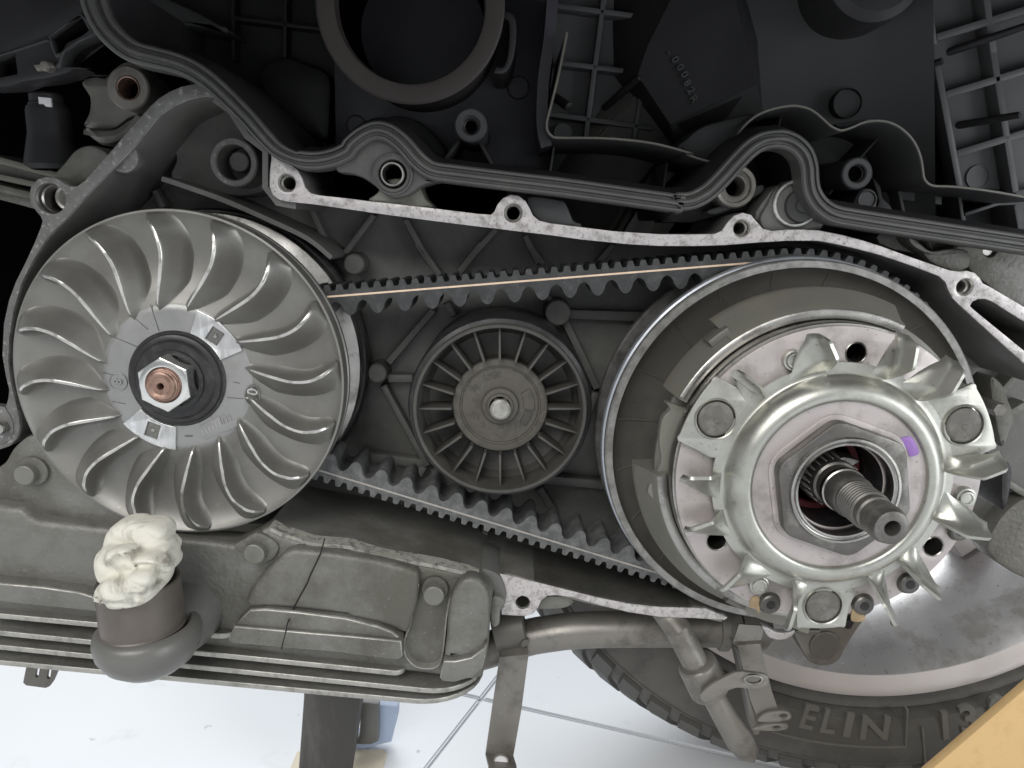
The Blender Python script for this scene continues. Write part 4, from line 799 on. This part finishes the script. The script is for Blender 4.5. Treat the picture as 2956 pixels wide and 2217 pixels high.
# upright filler pipe with its cup, and the rag stuffed into it
pipe = thing('filler_pipe', 'upright dull black pipe in a rounded grey cup, standing out from the finned cover', 'pipe', (-120, -32, -190))
PY = -30
pb = at(BL, 915, 782, PY); ptp = at(BL, 908, 405, PY)
PC = (pb[0]+.2, PY); r_ = 15.6
lathe('pipe_wall', 'pipe', [(14.4, pb[1]-4), (r_+.2, pb[1]-4), (r_, pb[1]+4), (r_, ptp[1]-4), (r_-.4, ptp[1]-3.3), (r_-1.4, ptp[1]-3.6), (r_-1.6, ptp[1]-12), (r_-1.8, pb[1])], PC, pipe, 64, axis='z')
cz = pb[1]
lathe('pipe_cup', 'cup', [(r_, cz+1.5), (r_+1, cz+2.6), (r_+2.8, cz+2.2), (r_+4.2, cz+.6), (r_+4.8, cz-2.5), (r_+4.2, cz-7), (r_+1.4, cz-12), (r_-3.4, cz-16), (8, cz-18.6), (0, cz-19.4)], (PC[0]+1, PY+1), pipe, 64, axis='z', ang=60)
lathe('pipe_seam', 'pipe', [(r_+.03, cz+3.2), (r_+.5, cz+2.6), (r_+.5, cz+1.6)], PC, pipe, 64, axis='z')
tube('cup_neck', 'cup', [(PC[0]+5, PY+4, cz-9), (PC[0]+8, PY+16, cz-6), (PC[0]+9, 0, cz-4)], [10, 13, 16], pipe, 24)
def add_creases(m, scale, dist, strength):
    N = m.node_tree.nodes; L = m.node_tree.links; b = N['Principled BSDF']; tc = N.new('ShaderNodeTexCoord')
    mp = N.new('ShaderNodeMapping'); mp.inputs['Rotation'].default_value = (0, R(-18), 0); L.new(tc.outputs['Object'], mp.inputs[0])
    w_ = N.new('ShaderNodeTexWave'); w_.bands_direction = 'Z'; w_.inputs['Scale'].default_value = scale; w_.inputs['Distortion'].default_value = dist
    w_.inputs['Detail'].default_value = 4; w_.inputs['Detail Scale'].default_value = .8; L.new(mp.outputs[0], w_.inputs['Vector'])
    old = b.inputs['Normal'].links[0].from_node; bp = N.new('ShaderNodeBump'); bp.inputs['Strength'].default_value = strength; bp.inputs['Distance'].default_value = .0015
    L.new(w_.outputs['Fac'], bp.inputs['Height']); L.new(bp.outputs[0], old.inputs['Normal'])
add_creases(M['rag'], 55, 5, .4)
def rag_mesh():
    bm = bmesh.new()
    for y0, th, bv, o_ in ((-41, 16, 5, '700,180 715,120 760,78 830,57 900,62 960,77 1020,77 1070,102 1095,140 1090,180 1060,215 1000,250 900,290 780,300 690,260'),
                  (-47, 22, 5, '690,230 760,190 900,205 1010,215 1060,212 1098,240 1108,280 1085,325 1000,352 900,362 800,395 725,432 682,405 663,335 668,270'),
                  (-44, 14, 3, '1020,240 1060,214 1098,236 1113,280 1133,320 1128,370 1095,385 1085,412 1055,430 1000,410 960,330'),
                  (-51, 20, 4.5, '700,450 760,405 830,372 920,364 1000,392 1030,440 1068,432 1062,480 1005,540 940,575 860,590 750,590 690,505'),
                  (-54, 9, 3.5, '600,560 618,495 660,460 730,440 820,462 870,520 830,580 740,592 650,592 608,582'),
                  (-54, 9, 3.5, '815,430 870,385 950,385 1000,425 985,490 930,530 860,520 825,490'),
                  (-50, 8, 2.5, '840,330 900,290 980,285 1050,310 1090,350 1060,370 980,340 900,350'),
                  (-50, 8, 2.5, '672,300 720,250 800,235 880,250 800,275 735,320 690,370')):
        ol = sm(P(y0+th*.5, BL, o_), 3, True); t_ = flat('fold', 'rag', ol, y0, y0+th, bv, None, res=4)
        t_.data.transform(Matrix.Translation(t_.location) ); t_.data.transform(Matrix.Scale(1000, 4)); bm.from_mesh(t_.data); bpy.data.objects.remove(t_)
    me = bpy.data.meshes.new('r'); bm.to_mesh(me); bm.free()
    o = bpy.data.objects.new('r', me); COL.objects.link(o)
    md = o.modifiers.new('r', 'REMESH'); md.mode = 'VOXEL'; md.voxel_size = .5
    md = o.modifiers.new('s', 'SMOOTH'); md.factor = .6; md.iterations = 20
    dg = bpy.context.evaluated_depsgraph_get(); m2 = bpy.data.meshes.new_from_object(o.evaluated_get(dg)); bpy.data.objects.remove(o)
    from mathutils import noise
    bm = bmesh.new(); bm.from_mesh(m2); left = set(bm.verts); best = set()      # keep the cloth, drop loose crumbs of the remesh
    while left:
        st = [left.pop()]; isl = set(st)
        while st:
            for e in st.pop().link_edges:
                for w_ in e.verts:
                    if w_ in left: left.discard(w_); isl.add(w_); st.append(w_)
        if len(isl) > len(best): best = isl
    bmesh.ops.delete(bm, geom=[q for q in bm.verts if q not in best], context='VERTS'); bm.to_mesh(m2); bm.free()
    m2.update()
    for v in m2.vertices:
        c = v.co; wv = c+Vector(noise.noise_vector(c*.06))*7
        d = (wv.z*.92+wv.x*.30)*.34
        fold = (1-abs(math.sin(d)))**3.5; f2 = (1-abs(math.sin(wv.z*.20-wv.x*.26+1.5*noise.noise(c*.05))))**6
        k = max(0, min(1, .5+1.6*noise.noise(c*.06+Vector((3, 1, 7)))))
        v.co = c+v.normal*(-.5*fold*k-.5*f2*(1-k)+.8*noise.noise(c*.07)+.05*noise.noise(c*.8))
    return m2
rg = finish('rag', rag_mesh(), 'rag', None, None, 75)
tag(rg, 'dirty white crumpled rag stuffed into the top of the upright pipe', 'rag')

# ------------------------------------------------------------------ rear wheel
WY = 78; WC = (209.5, -88)
wheel = thing('rear_wheel', 'rear wheel with silver rim and black lettered tyre at the lower right', 'wheel', (WC[0], 120, WC[1]))
lathe('rim', 'wheel', [(174.5, WY+8), (176, WY+2), (175.6, WY), (174, WY-.4), (171, WY+.2), (168.5, WY+1.2), (165.6, WY+2.4), (164, WY+3.2)], WC, wheel, 200)
lathe('rim_barrel', 'wheel_in', [(164.2, WY+3), (160, WY+9), (152, WY+28), (146, WY+44), (142, WY+62), (140, WY+100), (142, WY+104)], WC, wheel, 160, ang=60)
lathe('wheel_hub', 'cast_dark', [(0, WY+50), (46, WY+50), (50, WY+56), (50, WY+90)], WC, wheel, 60)
for k in range(5):
    a = R(72*k+20); bar('wheel_spoke', 'wheel', (WC[0]+44*math.cos(a), WC[1]+44*math.sin(a)), (WC[0]+142*math.cos(a), WC[1]+142*math.sin(a)), 26, WY+58, WY+84, wheel, 6)
tp = [(172, WY+10), (175.5, WY+3), (177, WY-1), (178.5, WY-3.4), (180, WY-4), (181, WY-3.2), (182, -6.5+WY), (184, WY-9.8), (190, WY-10.8), (200, WY-11.2), (210, WY-10.8), (217, WY-7.5), (222, WY-3), (226, WY+4), (231, WY+14), (236, WY+26), (240, WY+42), (241, WY+56), (240, WY+72), (235, WY+88), (226, WY+106), (205, WY+118), (176, WY+106)]
lathe('tyre', 'tyre', tp, WC, wheel, 220, ang=40)
def ty(r):
    for (a, b), (c, d) in zip(tp, tp[1:]):
        if a <= r <= c: return b+(d-b)*(r-a)/(c-a)
    return WY
for r, h in ((212, .8),): lathe('tyre_ring', 'tyre', [(r-.7, ty(r-.7)+.2), (r-.3, ty(r)-h), (r+.3, ty(r)-h), (r+.7, ty(r+.7)+.2)], WC, wheel, 200)
# tread blocks: slanted bars wrapped over the shoulder
def tread():
    v = []; f = []; path = [(214, WY-9.2, -2.5), (222, WY-3.4, -1.2), (228, WY+8, 1.5), (234.5, WY+22, 5), (239.5, WY+38, 8.6), (241, WY+54, 11)]
    for r, y, a in path:
        for s in (-2.0, -1.75, 1.75, 2.0):
            rr = r+(1.6 if abs(s) < 1.9 else -.5); yy = y-(2.2 if abs(s) < 1.9 else 0)*(1 if r < 236 else .2); an = R(a+s-90)
            v.append((WC[0]+rr*math.cos(an), yy, WC[1]+rr*math.sin(an)))
    for i in range(5):
        for j in range(3): f.append((i*4+j, i*4+4+j, i*4+5+j, i*4+j+1))
    f.append((0, 1, 2, 3)); f.append((20, 21, 22, 23))
    return from_data(v, f)
t0 = finish('tread_block', tread(), 'tyre', wheel, None, 30, (WC[0], 120, WC[1]))
for k in range(-12, 12):
    if k: dup(t0, wheel, 5.6*k)
# lettering on the side wall
def wl(x, y):
    p = at(BR, x, y, WY-11); dx, dz = p[0]-WC[0], p[1]-WC[1]; return math.hypot(dx, dz), math.degrees(math.atan2(dz, dx))
def letter(ch, r, a, size, sx=1.0):
    p = (WC[0]+r*math.cos(R(a)), WC[1]+r*math.sin(R(a))); text('raised_letter', 'letter', ch, p, WY-10.6, size, a+90, wheel, 1.2, .25, sx, fat=.013*size)
for ch, x, y, sx in (('E', 830, 1340, .9), ('L', 960, 1368, .9), ('I', 1088, 1392, 1.4), ('N', 1258, 1408, 1.15)):
    r_, a_ = wl(x, y); letter(ch, r_, a_, 20, sx)
for ch, x, y in (('1', 1705, 1395), ('3', 1855, 1350), ('0', 2050, 1290)):
    r_, a_ = wl(x, y); letter(ch, r_, a_, 24, .95)
LR = wl(1090, 1395)[0]
ra, aa = wl(1460, 1400); rb, ab = wl(640, 1330)
for r in (LR-12.5, LR+12): lathe('letter_frame', 'letter', [(r-.7, ty(r)), (r-.4, ty(r)-.6), (r+.4, ty(r)-.6), (r+.7, ty(r))], WC, wheel, 30, ab, aa)
bar('letter_frame', 'letter', (WC[0]+(LR-12)*math.cos(R(aa)), WC[1]+(LR-12)*math.sin(R(aa))), (WC[0]+(LR+12)*math.cos(R(aa)), WC[1]+(LR+12)*math.sin(R(aa))), 1, ty(203)-.8, ty(203)+3, wheel, .2)
rs, as_ = wl(1560, 1390); bar('side_seam', 'letter', (WC[0]+188*math.cos(R(as_)), WC[1]+188*math.sin(R(as_))), (WC[0]+218*math.cos(R(as_+.6)), WC[1]+218*math.sin(R(as_+.6))), .9, ty(203)-.8, ty(203)+3, wheel, .2)

# ------------------------------------------------------------------ tubes and brackets under the case
st = thing('stand_tube', 'bent dull grey steel tube running from the finned cover to the wheel bracket', 'tube', (60, 30, -190))
def p3l(Y, tl, s): return [(x, Y, z) for x, z in P(Y, tl, s)]
YT = 26
pt3 = sm(p3l(YT, BC, '700,960 900,905 1140,830 1300,800 1500,778 1800,772 2212,772')+p3l(YT, BR, '150,770 290,772'), 4)
tube('tube_body', 'bracket', pt3, 8.6, st, 24)
tube('tube_collar', 'bracket', p3l(YT, BR, '255,772 258,772 310,772 314,772'), [9.6, 10.2, 10.2, 9.6], st, 24)
tube('tube_end', 'bracket', p3l(YT, BR, '310,770 390,770'), 8.9, st, 24)
tube('tube_end', 'bracket', p3l(YT, BR, '390,772 560,800 585,830'), [8.2, 8, 3.4], st, 20)
clp = thing('tube_clip', 'dark rolled metal clip wrapped round the bent tube', 'clip', (5, 20, -190))
cp = p3l(YT, BC, '948,800 952,799 1135,762 1140,761')
tube('clip_sleeve', 'olive', [(x, y-2, z+2) for x, y, z in cp], [8.6, 9.4, 9.4, 8.6], clp, 24)
flat('clip_tab', 'olive', sm(P(YT-11, BC, '1112,865 1125,840 1150,832 1162,850 1150,872 1125,885'), 3, True), YT-12, YT-9, .4, clp)
stp = thing('flat_strap', 'flat bent steel strap with an oval hole in its foot, hanging below the bent tube', 'strap', (10, 15, -240))
sw = [P(16, BC, '972,905 1150,888'), P(14, BC, '978,960 1164,942'), P(16, BC, '930,1260 1118,1260'), P(18, BC, '888,1545 1064,1560'), P(6, BC, '905,1640 1084,1655'), P(-2, BC, '915,1690 1090,1700')]
Ys = [22, 15, 15, 15, 5, -6]
v = [(q[0], y, q[1]) for (a, b), y in zip(sw, Ys) for q in (a, b)]
def strap_mesh(v, n, th):
    bm = bmesh.new(); vs = [bm.verts.new(q) for q in v]
    for i in range(n-1): bm.faces.new((vs[2*i], vs[2*i+1], vs[2*i+3], vs[2*i+2]))
    bmesh.ops.recalc_face_normals(bm, faces=bm.faces); bmesh.ops.solidify(bm, geom=bm.faces[:], thickness=th); return from_bm(bm)
finish('strap_plate', strap_mesh(v, 6, 1.6), 'bracket', stp, None, 20)
hc = at(BC, 987, 1597, 9.5); lathe('strap_hole', 'white', [(0, 7.3), (3.2, 7.4), (3.3, 8)], hc, stp, 30)
lathe('hole_rim', 'bracket', [(3.2, 7.2), (3.5, 6.7), (3.9, 6.9), (4.0, 8)], hc, stp, 30)

lev = thing('cable_lever', 'grey steel rod with thick sleeve and slanted tip in front of the tyre', 'rod', (120, 10, -230))
YL = 4
tube('rod', 'bracket', p3l(YL+8, BC, '2020,640')+p3l(YL, BR, '0,770 120,1000'), 6.0, lev, 18)
tube('rod_sleeve', 'bracket', p3l(YL, BR, '118,985 122,993 205,1150 212,1163'), [8.2, 9.0, 9.6, 9.0], lev, 22)
tube('rod_tip', 'bracket', p3l(YL, BR, '205,1160 300,1330 400,1490 455,1570 490,1622'), [5.2, 5.6, 6.6, 5.4, .5], lev, 18, flatten=[1, .9, .6, .45, .4])
flat('link_plate', 'bracket', [sm(P(YL-10, BR, '138,1190 150,1160 210,1110 300,1060 380,1028 470,1035 550,1048 575,1080 565,1115 530,1135 440,1138 370,1132 300,1158 220,1205 165,1222'), 3, True), [(q[0], q[1]) for q in circ(at(BR, 480, 1090, YL-10), 3.4, 28, 0, 1.7)]], YL-12, YL-10, .5, lev)
ec = at(BR, 480, 1090, YL-12)
flat('eye_rim', 'steel', [circ(ec, 4.5, 32, 0, 2.6), circ(ec, 3.4, 32, 0, 1.7)], YL-13, YL-11.5, .3, lev)
brk = thing('fork_bracket', 'folded grey steel bracket with two holed ears in front of the tyre', 'bracket', (140, 15, -220))
v = [(q[0], y, q[1]) for s, y in (('385,735 545,745', 10), ('350,860 528,850', 8), ('375,880 520,870', 6), ('455,1200 590,1140', 6), ('510,1350 650,1320', 6)) for q in P(y, BR, s)]
finish('bracket_leg', strap_mesh(v, 5, 1.6), 'bracket', brk, None, 20)
flat('bracket_side', 'bracket', P(12, BR, '348,850 378,870 455,1200 505,1355 500,1400 470,1405 440,1260 400,1060 365,900'), 7, 20, .4, brk)
def ear(s, y, hole):
    c = at(BR, *hole, y); flat('bracket_ear', 'bracket', [sm(P(y, BR, s), 3, True), circ(c, 1.9, 20, 0, 1.1)], y-.8, y+.8, .4, brk)
ear('505,1350 560,1305 640,1290 700,1295 725,1322 710,1345 650,1358 560,1362', 3, (674, 1321))
ear('470,1405 540,1380 640,1368 695,1375 703,1395 680,1410 600,1418 500,1412', 4, (630, 1396))
lug = thing('mounting_lug', 'dark triangular cast lug with round plug, below the clutch, before the wheel rim', 'lug', (150, 25, -200))
lc = at(BR, 948, 886, 22)
flat('lug_plate', 'bracket', sm(P(24, BR, '690,640 740,800 790,900 830,970 880,1005 940,1014 1000,1000 1045,960 1080,890 1150,780 1215,680 1200,600'), 2, True), 24, 40, 1.6, lug)
lathe('lug_plug', 'olive', [(0, 23), (6.7, 22.9), (7.2, 23.2), (7.5, 23.9), (7.6, 25)], lc, lug, 44)
flat('lug_tab', 'black_metal', P(20, BR, '1040,735 1145,700 1110,770 1085,775'), 20, 24, .4, lug)
flat('lug_tab', 'olive', sm(P(14, BR, '730,770 900,765 890,795 850,802 760,790'), 2, True), 12, 24, .8, lug)
ws = thing('half_washer', 'pale worn half round washer under the clutch edge', 'washer', (140, 8, -190))
flat('washer_plate', 'flange', sm(P(8, BR, '535,745 600,775 640,790 700,790 745,775 740,800 700,828 640,838 590,825 560,795'), 3, True), 7.5, 11, .4, ws)

# ------------------------------------------------------------------ floor, stand, cardboard
FZ = -335
floor = bpy.data.objects.new('floor', None); COL.objects.link(floor); floor['kind'] = 'structure'; floor.location = (0, 0, FZ*MM)
def slab(name, m, x0, x1, y0, y1, z0, z1, parent, tf=None, bev=0):
    bm = bmesh.new(); bmesh.ops.create_cube(bm, size=1, matrix=Matrix.Translation(((x0+x1)/2, (y0+y1)/2, (z0+z1)/2)) @ Matrix.Diagonal((x1-x0, y1-y0, z1-z0, 1)))
    if bev: bmesh.ops.bevel(bm, geom=bm.edges[:], offset=bev, segments=2, affect='EDGES')
    me = from_bm(bm)
    if tf: me.transform(tf)
    return finish(name, me, m, parent)
def on_floor(tl, x, y):
    u = tl[0]+x/ZK; v = tl[1]+y/ZK; d = _X*(u-1478)+_U*(1108.5-v)+_F*FPX; k = FZ/d.z; return Vector((d.x*k, d.y*k-DIST, FZ))
J = on_floor(BC, 860, 1215); j1 = on_floor(BC, 520, 1650); j2 = on_floor(BC, 2200, 1520)
e1 = (J-j1).normalized(); e2 = (j2-J).normalized()
TS = 600; G = 1.0
ang1 = math.atan2(e1.y, e1.x); ang2 = math.atan2(e2.y, e2.x)
# the joints run along e1 and e2; the tiles are the cells between them
slab('floor_bed', 'joint', -4000, 4000, -3500, 4500, FZ-30, FZ-3, floor)
Mt = Matrix(((e2.x, e1.x, 0, J.x), (e2.y, e1.y, 0, J.y), (0, 0, 1, 0), (0, 0, 0, 1)))
for i in range(-5, 5):
    for j in range(-5, 5):
        slab('floor_tile', 'floor', i*TS+G, (i+1)*TS-G, j*TS+G, (j+1)*TS-G, FZ-12, FZ, floor, Mt, 1.2)
std = thing('centre_stand', 'scuffed black stand leg below the finned cover, standing on the white floor', 'stand', (-70, 110, FZ))
a0 = P(95, BL, '1945,1190 1900,1690'); b0 = P(95, BC, '100,1215 15,1690')
flat('stand_leg', 'post', [(a0[0][0], a0[0][1]+40), a0[0], (a0[1][0], FZ), (b0[1][0], FZ), b0[0], (b0[0][0]+3, b0[0][1]+40)], 92, 106, 2, std)
flat('stand_gusset', 'blue', sm(P(125, BC, '105,1215 200,1235 330,1250 328,1330 290,1480 200,1500 100,1530 30,1500 90,1420'), 1, True), 122, 134, 2, std)
flat('stand_rib', 'cup', P(115, BC, '95,1225 210,1238 205,1480 160,1500 40,1500 85,1440'), 113, 120, 1.5, std)
shf = on_floor(BC, 40, 1640)
slab('stand_foot', 'foot', shf.x-38, shf.x+20, shf.y-20, shf.y+12, FZ, FZ+2, std, None, 2)
cb = flat('cardboard', 'board', P(-40, BR, '2300,1048 1500,1737 1300,1900')+[(at(BR, 1300, 1900, -40)[0], FZ), (330, FZ), (330, at(BR, 2300, 1048, -40)[1])], -42, -38, .4, None)
tag(cb, 'plain tan cardboard sheet with a slanted edge in the lower right corner', 'cardboard')
